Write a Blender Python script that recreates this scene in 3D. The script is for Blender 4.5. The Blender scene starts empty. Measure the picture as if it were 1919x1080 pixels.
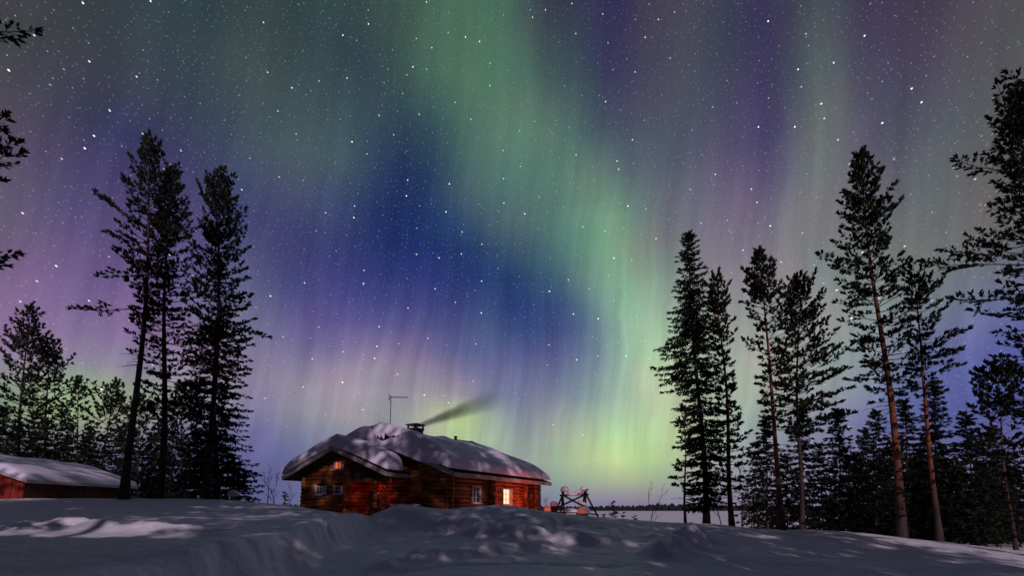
import bpy, math, random
import numpy as np
from mathutils import Vector, Matrix
sc = bpy.context.scene
COL = sc.collection
rad = math.radians
random.seed(7); RNG = np.random.default_rng(7)

# ------------------------------------------------------------ camera
EYE = 1.5
F, TILT, CX, HOR = 900.0, rad(6), 959.5, 950.0      # in pixels of the 1919 px wide photograph
Y0 = HOR - F*math.tan(TILT)
cam = bpy.data.objects.new('camera', bpy.data.cameras.new('camera')); COL.objects.link(cam)
cam.location = (0, 0, EYE); cam.rotation_euler = (rad(90)+TILT, 0, 0)
cam.data.sensor_width = 36; cam.data.lens = F/1919*36
cam.data.shift_y = (Y0-540)/1919
cam.data.clip_start = .1; cam.data.clip_end = 6000
sc.camera = cam
sc.view_settings.view_transform = 'Standard'; sc.view_settings.look = 'None'
sc.view_settings.exposure = 0; sc.view_settings.gamma = 1
sc.cycles.use_denoising = True; sc.cycles.denoising_input_passes = 'RGB_ALBEDO_NORMAL'; sc.cycles.denoising_prefilter = 'ACCURATE'
sc.cycles.max_bounces = 6; sc.cycles.diffuse_bounces = 3; sc.cycles.transparent_max_bounces = 8
sc.cycles.sample_clamp_indirect = 2.0

def at(px, py, d):
    """world point on the ray through a photo pixel, d metres ahead of the camera"""
    a = (px-CX)/F; b = (Y0-py)/F
    s = d/(math.cos(TILT)-b*math.sin(TILT))
    return Vector((a*s, d, EYE+(math.sin(TILT)+b*math.cos(TILT))*s))
def to_px(x, y, z):
    fw = y*math.cos(TILT)+z*math.sin(TILT); up = -y*math.sin(TILT)+z*math.cos(TILT)
    return CX+F*x/fw, Y0-F*up/fw
def lin(c):
    return [((v/255)/12.92 if v <= 10 else (((v/255)+.055)/1.055)**2.4) for v in c]

# ------------------------------------------------------------ night sky: aurora and stars (function of direction only)
SKY = {  # rows of (column, r, g, b) seen in the sky
 0:   [(0,58,64,66),(160,54,68,70),(320,46,68,70),(480,46,68,68),(640,46,74,70),(740,54,86,74),(800,62,102,82),(880,70,114,86),(950,68,110,88),(1000,56,74,80),(1040,48,60,76),(1100,48,54,82),(1150,48,44,86),(1200,60,58,80),(1280,64,68,80),(1360,54,62,80),(1430,50,48,84),(1480,56,60,82),(1530,68,80,84),(1570,66,78,82),(1620,58,54,82),(1760,64,60,76),(1850,72,74,80),(1919,74,80,82)],
 135: [(0,74,76,82),(100,62,72,78),(200,56,66,76),(320,54,70,76),(480,58,80,78),(600,50,74,78),(680,44,68,78),(740,52,80,78),(800,64,106,86),(860,74,122,92),(930,74,118,94),(990,70,108,92),(1040,58,84,86),(1090,50,72,86),(1140,54,54,92),(1200,66,66,90),(1280,70,78,90),(1360,60,66,90),(1430,58,54,94),(1480,68,70,92),(1520,84,98,98),(1560,86,98,98),(1600,70,70,92),(1680,70,66,92),(1760,74,72,90),(1860,82,86,90),(1919,86,92,92)],
 270: [(0,86,82,100),(120,70,66,98),(220,54,52,98),(320,52,56,96),(400,54,68,94),(480,64,84,92),(560,68,92,92),(640,64,90,92),(700,50,74,92),(760,34,60,90),(820,44,74,92),(870,66,106,96),(930,80,124,102),(1000,86,132,108),(1060,80,122,108),(1110,70,96,102),(1160,72,84,102),(1220,78,88,104),(1280,76,86,104),(1360,74,74,106),(1440,72,66,108),(1480,86,88,108),(1510,102,116,112),(1550,102,116,110),(1590,86,88,106),(1640,84,84,102),(1760,90,94,98),(1919,92,96,94)],
 340: [(0,94,86,110),(120,80,72,110),(240,66,60,108),(380,58,62,106),(500,62,78,106),(580,66,88,106),(640,60,80,106),(690,42,64,100),(740,26,48,96),(800,28,54,98),(850,50,80,100),(910,72,108,104),(980,80,120,108),(1050,88,132,112),(1110,96,142,116),(1150,92,122,114),(1200,90,106,114),(1280,88,96,116),(1360,92,88,118),(1440,92,82,120),(1480,104,104,120),(1520,116,124,120),(1570,106,112,116),(1640,98,100,112),(1760,96,102,104),(1919,92,98,94)],
 400: [(0,98,90,116),(160,86,72,118),(320,72,66,116),(480,60,64,112),(600,56,72,112),(660,44,64,108),(710,26,48,104),(780,22,46,104),(840,34,64,106),(900,60,92,106),(980,80,116,110),(1050,92,134,116),(1110,104,152,124),(1160,110,160,126),(1200,100,132,122),(1240,102,114,120),(1300,100,108,122),(1360,106,100,124),(1440,110,100,126),(1490,120,122,124),(1560,114,118,120),(1640,106,112,114),(1760,98,108,106),(1919,92,98,94)],
 470: [(0,106,90,126),(160,98,80,130),(320,82,72,124),(440,76,78,122),(480,72,76,120),(560,56,60,116),(640,46,56,116),(720,28,48,110),(800,22,46,110),(880,26,56,108),(950,44,80,108),(1030,66,104,112),(1090,90,136,118),(1140,110,162,128),(1170,116,168,130),(1200,116,148,126),(1260,110,122,124),(1340,116,114,128),(1440,118,114,128),(1500,124,128,124),(1600,114,122,118),(1760,104,114,110),(1919,92,100,108)],
 540: [(0,116,92,134),(160,108,86,138),(320,96,82,134),(430,94,94,132),(480,88,90,130),(540,66,70,128),(640,56,60,128),(720,44,54,124),(800,38,54,122),(880,32,52,118),(940,26,58,114),(970,24,46,112),(1000,34,68,114),(1060,50,84,116),(1100,86,128,122),(1140,108,156,130),(1180,126,176,138),(1220,124,160,136),(1280,122,140,132),(1360,128,126,134),(1440,130,128,134),(1600,122,134,126),(1760,110,120,118),(1840,98,108,126),(1919,88,98,132)],
 600: [(0,124,98,140),(160,120,94,142),(320,108,90,138),(430,112,108,138),(490,102,98,136),(560,82,76,136),(640,78,72,136),(720,72,70,134),(800,62,68,130),(860,54,68,126),(920,54,78,124),(960,34,58,118),(1040,38,62,120),(1090,60,84,126),(1130,88,124,130),(1170,122,166,138),(1210,138,182,142),(1260,134,162,138),(1340,136,140,134),(1440,136,140,134),(1600,126,138,132),(1700,112,124,130),(1780,100,110,140),(1919,76,86,150)],
 660: [(0,126,106,142),(160,130,106,144),(320,122,102,142),(430,122,110,142),(490,114,104,140),(560,106,98,140),(640,110,98,142),(720,112,100,140),(800,100,92,138),(860,84,84,136),(920,72,86,132),(980,60,74,130),(1050,66,80,132),(1100,78,104,134),(1140,104,142,138),(1180,132,174,142),(1220,146,188,142),(1280,146,172,138),(1360,144,152,136),(1440,140,148,136),(1600,124,136,134),(1700,104,116,138),(1780,82,92,146),(1919,70,80,154)],
 700: [(0,124,124,134),(120,132,130,134),(200,138,126,142),(320,132,114,142),(480,118,112,142),(560,122,118,142),(640,128,120,142),(760,130,118,140),(840,116,108,138),(900,94,94,138),(960,84,92,136),(1040,84,98,136),(1100,98,122,138),(1150,118,152,140),(1200,144,182,142),(1260,152,182,138),(1360,146,156,136),(1440,142,150,136),(1600,120,132,136),(1700,96,108,142),(1780,78,88,150),(1919,68,78,156)],
 745: [(0,112,134,108),(80,124,152,110),(160,132,154,116),(240,134,140,128),(340,126,124,138),(480,114,112,142),(560,128,128,142),(640,134,130,142),(740,136,130,142),(830,128,126,140),(900,108,108,138),(960,96,104,138),(1040,102,116,138),(1110,116,142,138),(1170,136,168,140),(1230,152,182,138),(1300,152,174,134),(1360,146,160,136),(1440,142,152,136),(1600,112,124,140),(1700,80,92,150),(1780,72,84,152),(1919,68,78,152)],
 790: [(0,98,110,112),(120,126,140,118),(200,126,132,126),(320,108,108,136),(480,92,94,142),(540,112,118,138),(620,122,128,136),(700,130,132,136),(780,136,140,136),(830,140,162,130),(870,140,174,124),(910,128,152,132),(970,108,124,138),(1040,116,136,136),(1110,134,166,130),(1180,146,182,128),(1260,152,178,128),(1360,140,156,136),(1440,132,142,138),(1560,100,112,142),(1700,74,86,148),(1919,66,76,146)],
 840: [(0,86,84,120),(160,106,104,130),(320,92,90,136),(480,82,86,142),(560,92,96,140),(640,104,108,138),(760,122,132,136),(850,134,164,124),(920,128,152,130),(1000,124,146,130),(1060,134,164,122),(1120,144,182,116),(1190,152,190,112),(1260,148,180,118),(1320,138,162,128),(1380,128,142,138),(1480,110,118,144),(1600,86,94,144),(1919,72,80,138)],
 880: [(0,80,76,118),(480,74,80,134),(640,96,98,138),(900,130,140,134),(1000,126,144,132),(1060,134,164,122),(1130,144,174,114),(1190,150,180,110),(1250,144,164,120),(1320,134,146,130),(1440,120,120,138),(1600,104,100,138),(1919,90,90,130)],
 912: [(0,78,74,118),(480,72,78,130),(900,120,126,138),(1040,122,136,132),(1120,130,142,126),(1200,134,144,124),(1260,132,136,130),(1340,128,124,134),(1440,120,110,138),(1600,110,102,136),(1919,98,96,128)],
 945: [(0,76,72,116),(480,74,80,128),(900,102,102,138),(1040,104,104,136),(1120,102,100,136),(1200,110,104,134),(1280,116,108,134),(1440,118,104,134),(1600,108,98,134),(1919,102,96,126)],
}
_rows = sorted(SKY)
def sky_row(k, px):
    r = np.array(SKY[k], float); px = min(max(px, 0), 1919)
    return np.array([np.interp(px, r[:, 0], r[:, i]) for i in (1, 2, 3)])
def sky_px(px, py):
    py = min(max(py, 0), 945)
    j = max(i for i in range(len(_rows)) if _rows[i] <= py)
    if j == len(_rows)-1: return sky_row(_rows[j], px)
    t = (py-_rows[j])/(_rows[j+1]-_rows[j])
    return sky_row(_rows[j], px)*(1-t)+sky_row(_rows[j+1], px)*t
def sky_tone(px, py):
    c = sky_px(px, py); m = c.mean(); k = np.interp(py, [450, 650, 860], [0, 1, 1.5])
    c = m+(c-m)*(.84-.06*k); c = c*(1+.09*k)+np.array([1, -1, 2.])
    c = c*(1+.07*math.exp(-((px-1150)/190)**2-((py-830)/75)**2))
    for x, y, rx, ry, d in ((150, 755, 190, 48, (4, 16, -14)), (860, 800, 70, 48, (10, 18, -8)), (1180, 862, 110, 34, (6, 3, 0)), (1212, 660, 45, 130, (14, 14, 8)), (690, 725, 130, 60, (10, 6, 4))):
        c = c+np.array(d)*math.exp(-((px-x)/rx)**2-((py-y)/ry)**2)
    return np.clip(c, 0, 255)

world = bpy.data.worlds.new('World'); sc.world = world; world.use_nodes = True
NT = world.node_tree; NT.nodes.clear()
def nd(tree, typ, **kw):
    n = tree.nodes.new(typ)
    for k, v in kw.items(): setattr(n, k, v)
    return n
def wmath(op, a, b=None, c=None, clamp=False, tree=None):
    tree = tree or NT
    n = nd(tree, 'ShaderNodeMath', operation=op, use_clamp=clamp)
    for i, v in enumerate((a, b, c)):
        if v is None: continue
        if isinstance(v, (int, float)): n.inputs[i].default_value = v
        else: tree.links.new(v, n.inputs[i])
    return n.outputs[0]
def wmix(fac, a, b, blend='MIX', tree=None):
    tree = tree or NT
    n = nd(tree, 'ShaderNodeMix', data_type='RGBA', blend_type=blend)
    for s, v in ((0, fac), (6, a), (7, b)):
        if isinstance(v, (int, float)): n.inputs[s].default_value = v
        elif isinstance(v, (tuple, list)): n.inputs[s].default_value = tuple(v)[:3]+(1,)
        else: tree.links.new(v, n.inputs[s])
    return n.outputs[2]
def wsmooth(v, lo, hi, mode='SMOOTHSTEP', to0=0., to1=1., tree=None):
    tree = tree or NT
    n = nd(tree, 'ShaderNodeMapRange', interpolation_type=mode, clamp=True)
    tree.links.new(v, n.inputs[0])
    for i, x in ((1, lo), (2, hi), (3, to0), (4, to1)): n.inputs[i].default_value = x
    return n.outputs[0]
tc = nd(NT, 'ShaderNodeTexCoord')
sx = nd(NT, 'ShaderNodeSeparateXYZ'); NT.links.new(tc.outputs['Generated'], sx.inputs[0])
X, Y, Z = sx.outputs
az = wmath('ARCTAN2', X, Y); el = wmath('ARCSINE', Z)
# soft wandering of the curtains
nz = nd(NT, 'ShaderNodeTexNoise'); nz.inputs['Scale'].default_value = 5; nz.inputs['Detail'].default_value = 3
NT.links.new(tc.outputs['Generated'], nz.inputs['Vector'])
nsep = nd(NT, 'ShaderNodeSeparateColor'); NT.links.new(nz.outputs['Color'], nsep.inputs[0])
azw = wmath('ADD', az, wmath('MULTIPLY', wmath('SUBTRACT', nsep.outputs[0], .5), .05))
elw = wmath('ADD', el, wmath('MULTIPLY', wmath('SUBTRACT', nsep.outputs[1], .5), .035))
ELS = [0, 1.5, 3.5, 5.5, 8, 10.5, 13, 15.5, 18, 20.5, 23, 26, 29, 32, 36, 40, 44, 49, 54]
NS = 30
halves = [(wsmooth(azw, rad(a), rad(b), 'LINEAR'), a, b) for a, b in ((-50, 0), (0, 50))]
right = wmath('GREATER_THAN', azw, 0.)
col = None
for i, e in enumerate(ELS):
    two = []
    for fac, a0, a1 in halves:
        rp = nd(NT, 'ShaderNodeValToRGB'); cr = rp.color_ramp; cr.interpolation = 'LINEAR'
        cr.elements[1].position = 1
        for k in range(NS):
            f = k/(NS-1); a = rad(a0+(a1-a0)*f)
            c = lin(sky_tone(*to_px(math.sin(a)*math.cos(rad(e)), math.cos(a)*math.cos(rad(e)), math.sin(rad(e)))))+[1]
            if k == 0: cr.elements[0].color = c
            elif k == NS-1: cr.elements[len(cr.elements)-1].color = c
            else: cr.elements.new(f).color = c
        NT.links.new(fac, rp.inputs[0]); two.append(rp.outputs[0])
    row = wmix(right, two[0], two[1])
    col = row if col is None else wmix(wsmooth(elw, rad(ELS[i-1]), rad(e), 'LINEAR'), col, row)
# fine vertical rays
rv = nd(NT, 'ShaderNodeCombineXYZ')
NT.links.new(wmath('MULTIPLY', wmath('ADD', azw, wmath('MULTIPLY', el, -.12)), 42.), rv.inputs[0])
NT.links.new(wmath('MULTIPLY', el, 2.2), rv.inputs[1])
rn = nd(NT, 'ShaderNodeTexNoise'); rn.inputs['Scale'].default_value = 1; rn.inputs['Detail'].default_value = 4
NT.links.new(rv.outputs[0], rn.inputs['Vector'])
raymask = wmath('MULTIPLY', wsmooth(el, rad(2), rad(9)), wsmooth(el, rad(24), rad(42), to0=1, to1=.35))
ray = wmath('ADD', 1., wmath('MULTIPLY', raymask, wmath('MULTIPLY', wmath('SUBTRACT', rn.outputs[0], .5), .74)))
pn = nd(NT, 'ShaderNodeTexNoise'); pn.inputs['Scale'].default_value = 1; pn.inputs['Detail'].default_value = 2
pvv = nd(NT, 'ShaderNodeCombineXYZ'); NT.links.new(wmath('MULTIPLY', wmath('ADD', azw, wmath('MULTIPLY', el, -.35)), 9.), pvv.inputs[0]); NT.links.new(wmath('MULTIPLY', el, 2.6), pvv.inputs[1]); NT.links.new(pvv.outputs[0], pn.inputs['Vector'])
ray = wmath('MULTIPLY', ray, wmath('ADD', 1., wmath('MULTIPLY', wmath('SUBTRACT', pn.outputs[0], .5), .45)))
rayc = nd(NT, 'ShaderNodeCombineColor')
for i, s in enumerate((.9, 1, .85)):
    NT.links.new(wmath('ADD', 1-s, wmath('MULTIPLY', ray, s)), rayc.inputs[i])
col = wmix(1., col, rayc.outputs[0], 'MULTIPLY')
vn = nd(NT, 'ShaderNodeTexNoise'); vn.inputs['Scale'].default_value = 9; vn.inputs['Detail'].default_value = 3; NT.links.new(tc.outputs['Generated'], vn.inputs['Vector'])
vc = nd(NT, 'ShaderNodeCombineColor'); vc.inputs[1].default_value = 1; vc.inputs[2].default_value = 1
NT.links.new(wmath('ADD', 1., wmath('MULTIPLY', wmath('SUBTRACT', vn.outputs[0], .48), .6)), vc.inputs[0])
col = wmix(1., col, vc.outputs[0], 'MULTIPLY')
# the sky behind the photographer is darker
back = wsmooth(wmath('ABSOLUTE', az), rad(58), rad(100))
col = wmix(back, col, (.018, .015, .036))
col = wmix(wsmooth(el, rad(56), rad(80)), col, (.036, .035, .074))
col = wmix(wsmooth(el, rad(-3), rad(-1)), (.02, .02, .03), col)
# stars trailing slightly around the celestial pole (66 degrees up, straight ahead)
mp = nd(NT, 'ShaderNodeVectorRotate', rotation_type='X_AXIS'); mp.inputs['Angle'].default_value = rad(24)
NT.links.new(tc.outputs['Generated'], mp.inputs['Vector'])
ss = nd(NT, 'ShaderNodeSeparateXYZ'); NT.links.new(mp.outputs[0], ss.inputs[0])
th = wmath('ARCTAN2', ss.outputs[0], wmath('MULTIPLY', ss.outputs[1], 1.)); pr = wmath('ARCCOSINE', ss.outputs[2])
def stars(scale, size, lo, hi, power, gain, off):
    cv = nd(NT, 'ShaderNodeCombineXYZ')
    NT.links.new(wmath('ADD', wmath('MULTIPLY', th, (.50 if scale < 50 else .42)*scale), off), cv.inputs[0])
    NT.links.new(wmath('MULTIPLY', pr, 1.*scale), cv.inputs[1])
    v = nd(NT, 'ShaderNodeTexVoronoi', voronoi_dimensions='2D', feature='F1'); v.inputs['Scale'].default_value = 1
    NT.links.new(cv.outputs[0], v.inputs['Vector'])
    cs = nd(NT, 'ShaderNodeSeparateColor'); NT.links.new(v.outputs['Color'], cs.inputs[0])
    br = wmath('POWER', wsmooth(cs.outputs[0], lo, hi, 'LINEAR'), power)
    spot = wsmooth(v.outputs['Distance'], size*.35, size, to0=1, to1=0)
    amp = wmath('MULTIPLY', wmath('MULTIPLY', spot, br), gain)
    tint = wmix(cs.outputs[1], (1., .66, .46), (.50, .76, 1.))
    return wmix(1., tint, amp, 'MULTIPLY') if False else (amp, tint)
fade = wsmooth(el, rad(1), rad(15))
for args in ((30, .038, .1, 1., 3.6, 2.6, 3.3), (85, .064, .25, 1., 3.2, .6, 1.7), (175, .15, .0, 1., 2.0, .19, 9.1)):
    amp, tint = stars(*args)
    sc_ = nd(NT, 'ShaderNodeVectorMath', operation='SCALE'); NT.links.new(tint, sc_.inputs[0])
    NT.links.new(wmath('MULTIPLY', amp, fade), sc_.inputs['Scale'])
    ad = nd(NT, 'ShaderNodeVectorMath', operation='ADD'); NT.links.new(col, ad.inputs[0]); NT.links.new(sc_.outputs[0], ad.inputs[1])
    col = ad.outputs[0]
bg = nd(NT, 'ShaderNodeBackground'); NT.links.new(col, bg.inputs[0]); bg.inputs[1].default_value = 1.0
wo = nd(NT, 'ShaderNodeOutputWorld'); NT.links.new(bg.outputs[0], wo.inputs[0])

# ------------------------------------------------------------ moon (behind the photographer)
MOON_AZ, MOON_EL = rad(12), rad(21)
sun = bpy.data.objects.new('moon_light', bpy.data.lights.new('moon_light', 'SUN')); COL.objects.link(sun)
sun.data.energy = 1.8; sun.data.angle = rad(.5); sun.data.color = (1, .75, .90)
MD = Vector((math.sin(MOON_AZ)*math.cos(MOON_EL), -math.cos(MOON_AZ)*math.cos(MOON_EL), math.sin(MOON_EL)))
sun.rotation_euler = MD.to_track_quat('Z', 'Y').to_euler(); sun.location = MD*60

# ------------------------------------------------------------ materials
def mat(name, base, rough=.7, noise=None, bump=None, coords='Object', spec=.3):
    """noise = (scale, second colour, contrast lo, hi, (sx,sy,sz)); bump = [(scale, strength, dist), ...]"""
    m = bpy.data.materials.new(name); m.use_nodes = True; t = m.node_tree; b = t.nodes['Principled BSDF']
    b.inputs['Base Color'].default_value = tuple(base)+(1,); b.inputs['Roughness'].default_value = rough
    b.inputs['Specular IOR Level'].default_value = spec
    c = nd(t, 'ShaderNodeTexCoord')
    if noise:
        s, c2, lo, hi, st = noise
        mpn = nd(t, 'ShaderNodeMapping'); mpn.inputs['Scale'].default_value = st
        t.links.new(c.outputs[coords], mpn.inputs[0])
        n = nd(t, 'ShaderNodeTexNoise'); n.inputs['Scale'].default_value = s; n.inputs['Detail'].default_value = 5
        t.links.new(mpn.outputs[0], n.inputs['Vector'])
        f = wsmooth(n.outputs[0], lo, hi, 'LINEAR', tree=t)
        t.links.new(wmix(f, base, c2, tree=t), b.inputs['Base Color'])
    prev = None
    for s, stg, dist in bump or ():
        n = nd(t, 'ShaderNodeTexNoise'); n.inputs['Scale'].default_value = s; n.inputs['Detail'].default_value = 4
        t.links.new(c.outputs[coords], n.inputs['Vector'])
        bp = nd(t, 'ShaderNodeBump'); bp.inputs['Strength'].default_value = stg; bp.inputs['Distance'].default_value = dist
        t.links.new(n.outputs[0], bp.inputs['Height'])
        if prev: t.links.new(prev, bp.inputs['Normal'])
        prev = bp.outputs[0]
    if prev: t.links.new(prev, b.inputs['Normal'])
    return m
def emit(name, base, colr, strength, noise=None):
    m = mat(name, base, .3); b = m.node_tree.nodes['Principled BSDF']
    b.inputs['Emission Color'].default_value = tuple(colr)+(1,); b.inputs['Emission Strength'].default_value = strength
    return m
M = {}
M['snow'] = mat('snow', (.80, .82, .86), .65, noise=(.6, (.74, .77, .82), .35, .7, (1, 1, 1)), bump=[(2.6, .55, .14), (9, .5, .04), (38, .45, .012)])
M['roof_snow'] = mat('roof_snow', (.78, .76, .88), .65, noise=(.8, (.72, .71, .84), .35, .7, (1, 1, 1)), bump=[(1.6, .3, .12), (11, .2, .02)])  # violet tint puts the roof's purple shade into the snow colour
M['lake_snow'] = mat('lake_snow', (.80, .80, .86), .7, bump=[(.05, .2, .3)])
M['log'] = mat('log', (.44, .155, .042), .6, noise=(1.5, (.11, .036, .013), .38, .66, (.8, .8, 2.4)), bump=[(26, .35, .01)])
M['log_end'] = M['log']
M['dark_wood'] = mat('dark_wood', (.05, .032, .024), .75, noise=(5, (.022, .016, .014), .4, .7, (1, 1, 1)), bump=[(30, .4, .01)])
M['grey_wood'] = mat('grey_wood', (.50, .43, .40), .7, noise=(4, (.32, .27, .25), .4, .7, (1, 1, 1)), bump=[(30, .3, .006)])
M['white_wood'] = mat('white_wood', (.62, .62, .62), .5, noise=(9, (.48, .48, .48), .4, .7, (1, 1, 1)))
M['roofing'] = mat('roofing', (.03, .03, .032), .8)
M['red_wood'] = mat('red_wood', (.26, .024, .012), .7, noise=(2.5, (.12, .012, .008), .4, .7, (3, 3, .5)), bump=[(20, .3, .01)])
M['red_wood_shaded'] = mat('red_wood_shaded', (.085, .016, .012), .75, noise=(2.5, (.04, .010, .008), .4, .7, (3, 3, .5)), bump=[(20, .3, .01)])  # red_wood darkened: shade put into the colour of the shed's side wall
M['glass_dark'] = mat('glass_dark', (.012, .014, .018), .08, spec=.5)
M['glass_lit'] = emit('glass_lit', (.3, .2, .1), (1., .38, .22), 2.6)
M['glass_red'] = emit('glass_red', (.3, .05, .02), (1., .13, .03), .62)
M['lamp_glow'] = emit('lamp_glow', (.4, .1, .05), (1., .3, .1), 3.)
M['lamp_red'] = emit('lamp_red', (.4, .02, .02), (1., .04, .02), .3)
M['brick'] = mat('brick', (.07, .045, .04), .85, noise=(7, (.03, .022, .02), .4, .65, (1, 1, 2)), bump=[(16, .5, .02)])
M['metal'] = mat('metal', (.06, .06, .065), .45, spec=.5)
M['needles'] = mat('needles', (.012, .020, .010), .7, noise=(1.6, (.022, .030, .012), .4, .7, (1, 1, 1)), spec=.15)
M['spruce'] = mat('spruce', (.010, .017, .011), .7, noise=(1.6, (.017, .025, .012), .4, .7, (1, 1, 1)), spec=.15)
M['bark'] = mat('bark', (.055, .040, .034), .85, noise=(4, (.026, .020, .017), .4, .65, (1, 1, .35)), bump=[(14, .8, .03)])
M['twig'] = mat('twig', (.03, .022, .018), .85)
def pine_bark():
    m = mat('pine_bark', (.055, .036, .030), .85, noise=(4, (.026, .018, .015), .4, .65, (1, 1, .35)), bump=[(13, .8, .03)])
    t = m.node_tree; b = t.nodes['Principled BSDF']; old = b.inputs['Base Color'].links[0].from_socket
    c = nd(t, 'ShaderNodeTexCoord'); s = nd(t, 'ShaderNodeSeparateXYZ'); t.links.new(c.outputs['Object'], s.inputs[0])
    n = nd(t, 'ShaderNodeTexNoise'); n.inputs['Scale'].default_value = 5; t.links.new(c.outputs['Object'], n.inputs['Vector'])
    f = wsmooth(wmath('ADD', s.outputs[2], wmath('MULTIPLY', n.outputs[0], 2., tree=t), tree=t), 2.2, 5.5, tree=t)
    flake = wmix(wsmooth(n.outputs[0], .42, .6, 'LINEAR', tree=t), (.24, .078, .034), (.10, .04, .024), tree=t)
    t.links.new(wmix(f, old, flake, tree=t), b.inputs['Base Color'])
    return m
M['pine_bark'] = pine_bark()
M['birch'] = mat('birch', (.10, .085, .085), .8)
M['far_trees'] = mat('far_trees', (.012, .014, .018), .9)

# ------------------------------------------------------------ mesh helpers
def tag(o, label=None, cat=None, group=None, kind=None):
    if label: o['label'] = label
    if cat: o['category'] = cat
    if group: o['group'] = group
    if kind: o['kind'] = kind
    return o
def empty(name, loc=(0, 0, 0), rz=0):
    o = bpy.data.objects.new(name, None); COL.objects.link(o); o.location = loc; o.rotation_euler = (0, 0, rz); o.empty_display_size = .3
    return o
def raw(name, V, Fc, material, parent=None, smooth=False):
    me = bpy.data.meshes.new(name)
    if isinstance(Fc, np.ndarray):
        n, k = Fc.shape; V = np.asarray(V, np.float32)
        me.vertices.add(len(V)); me.vertices.foreach_set('co', V.ravel())
        me.loops.add(n*k); me.loops.foreach_set('vertex_index', Fc.astype(np.int32).ravel())
        me.polygons.add(n); me.polygons.foreach_set('loop_start', np.arange(0, n*k, k, dtype=np.int32))
        me.update(calc_edges=True)
    else:
        me.from_pydata([tuple(v) for v in V], [], Fc); me.update()
    me.materials.append(material)
    if smooth: me.polygons.foreach_set('use_smooth', np.ones(len(me.polygons), bool))
    o = bpy.data.objects.new(name, me); COL.objects.link(o)
    if parent: o.parent = parent
    return o
class MB:
    def __init__(s): s.v = []; s.f = []
    def add(s, V, Fc):
        n = len(s.v); s.v += [tuple(v) for v in V]; s.f += [tuple(i+n for i in f) for f in Fc]; return s
    def beam(s, p0, p1, w, h, up=(0, 0, 1)):
        p0, p1 = Vector(p0), Vector(p1); d = (p1-p0).normalized(); up = Vector(up)
        r = d.cross(up)
        if r.length < 1e-4: r = d.cross(Vector((1, 0, 0)))
        r.normalize(); u = r.cross(d)
        V = [p+r*(a*w/2)+u*(b*h/2) for p in (p0, p1) for a, b in ((-1, -1), (1, -1), (1, 1), (-1, 1))]
        return s.add(V, [(3, 2, 1, 0), (4, 5, 6, 7), (0, 1, 5, 4), (1, 2, 6, 5), (2, 3, 7, 6), (3, 0, 4, 7)])
    def box(s, lo, hi):
        (a, b, c), (d, e, f) = lo, hi
        return s.add([(a,b,c),(d,b,c),(d,e,c),(a,e,c),(a,b,f),(d,b,f),(d,e,f),(a,e,f)],
                     [(3,2,1,0),(4,5,6,7),(0,1,5,4),(1,2,6,5),(2,3,7,6),(3,0,4,7)])
    def tube(s, pts, rs, n=8, cap=True):
        pts = [Vector(p) for p in pts]; V = []; Fc = []
        if isinstance(rs, (int, float)): rs = [rs]*len(pts)
        ref = Vector((.3, .2, 1)).normalized()
        for i, p in enumerate(pts):
            d = (pts[min(i+1, len(pts)-1)]-pts[max(i-1, 0)]).normalized()
            r = d.cross(ref)
            if r.length < .05: r = d.cross(Vector((1, 0, 0)))
            r.normalize(); u = d.cross(r)
            for k in range(n):
                a = 2*math.pi*k/n; V.append(p+(r*math.cos(a)+u*math.sin(a))*rs[i])
        for i in range(len(pts)-1):
            for k in range(n):
                k2 = (k+1) % n; Fc.append((i*n+k, i*n+k2, (i+1)*n+k2, (i+1)*n+k))
        if cap: Fc.append(tuple(range(n-1, -1, -1))); Fc.append(tuple((len(pts)-1)*n+k for k in range(n)))
        return s.add(V, Fc)
    def lathe(s, c, prof, n=14, wob=0):
        c = Vector(c); V = []; Fc = []
        for r, z in prof:
            for k in range(n):
                a = 2*math.pi*k/n; q = r*(1+random.uniform(-wob, wob)); V.append(c+Vector((q*math.cos(a), q*math.sin(a), z)))
        for i in range(len(prof)-1):
            for k in range(n):
                k2 = (k+1) % n; Fc.append((i*n+k, i*n+k2, (i+1)*n+k2, (i+1)*n+k))
        Fc.append(tuple(range(n-1, -1, -1))); Fc.append(tuple((len(prof)-1)*n+k for k in range(n)))
        return s.add(V, Fc)
    def blob(s, c, r, n=12, rings=8, wob=.08, flat=-.55):
        """lumpy snow cap: ellipsoid of radii r whose underside is flattened"""
        V = []; Fc = []; c = Vector(c); ph = [random.uniform(0, 6.28) for _ in range(4)]
        for i in range(1, rings):
            t = math.pi*i/rings
            for k in range(n):
                a = 2*math.pi*k/n
                w = 1+wob*(math.sin(2*a+ph[0])+math.sin(3*a+2*t+ph[1])*.6)
                V.append(c+Vector((r[0]*w*math.sin(t)*math.cos(a), r[1]*w*math.sin(t)*math.sin(a), r[2]*max(math.cos(t), flat)*(1+wob*math.sin(a+ph[2])))))
        m = len(V); V.append(c+Vector((0, 0, r[2]))); V.append(c+Vector((0, 0, r[2]*flat)))
        for i in range(rings-2):
            for k in range(n):
                k2 = (k+1) % n; Fc.append((i*n+k, (i+1)*n+k, (i+1)*n+k2, i*n+k2))
        for k in range(n):
            k2 = (k+1) % n; Fc.append((m, k, k2)); Fc.append((m+1, (rings-2)*n+k2, (rings-2)*n+k))
        return s.add(V, Fc)
    def build(s, name, material, parent=None, smooth=False):
        return raw(name, s.v, s.f, material, parent, smooth)
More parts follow.
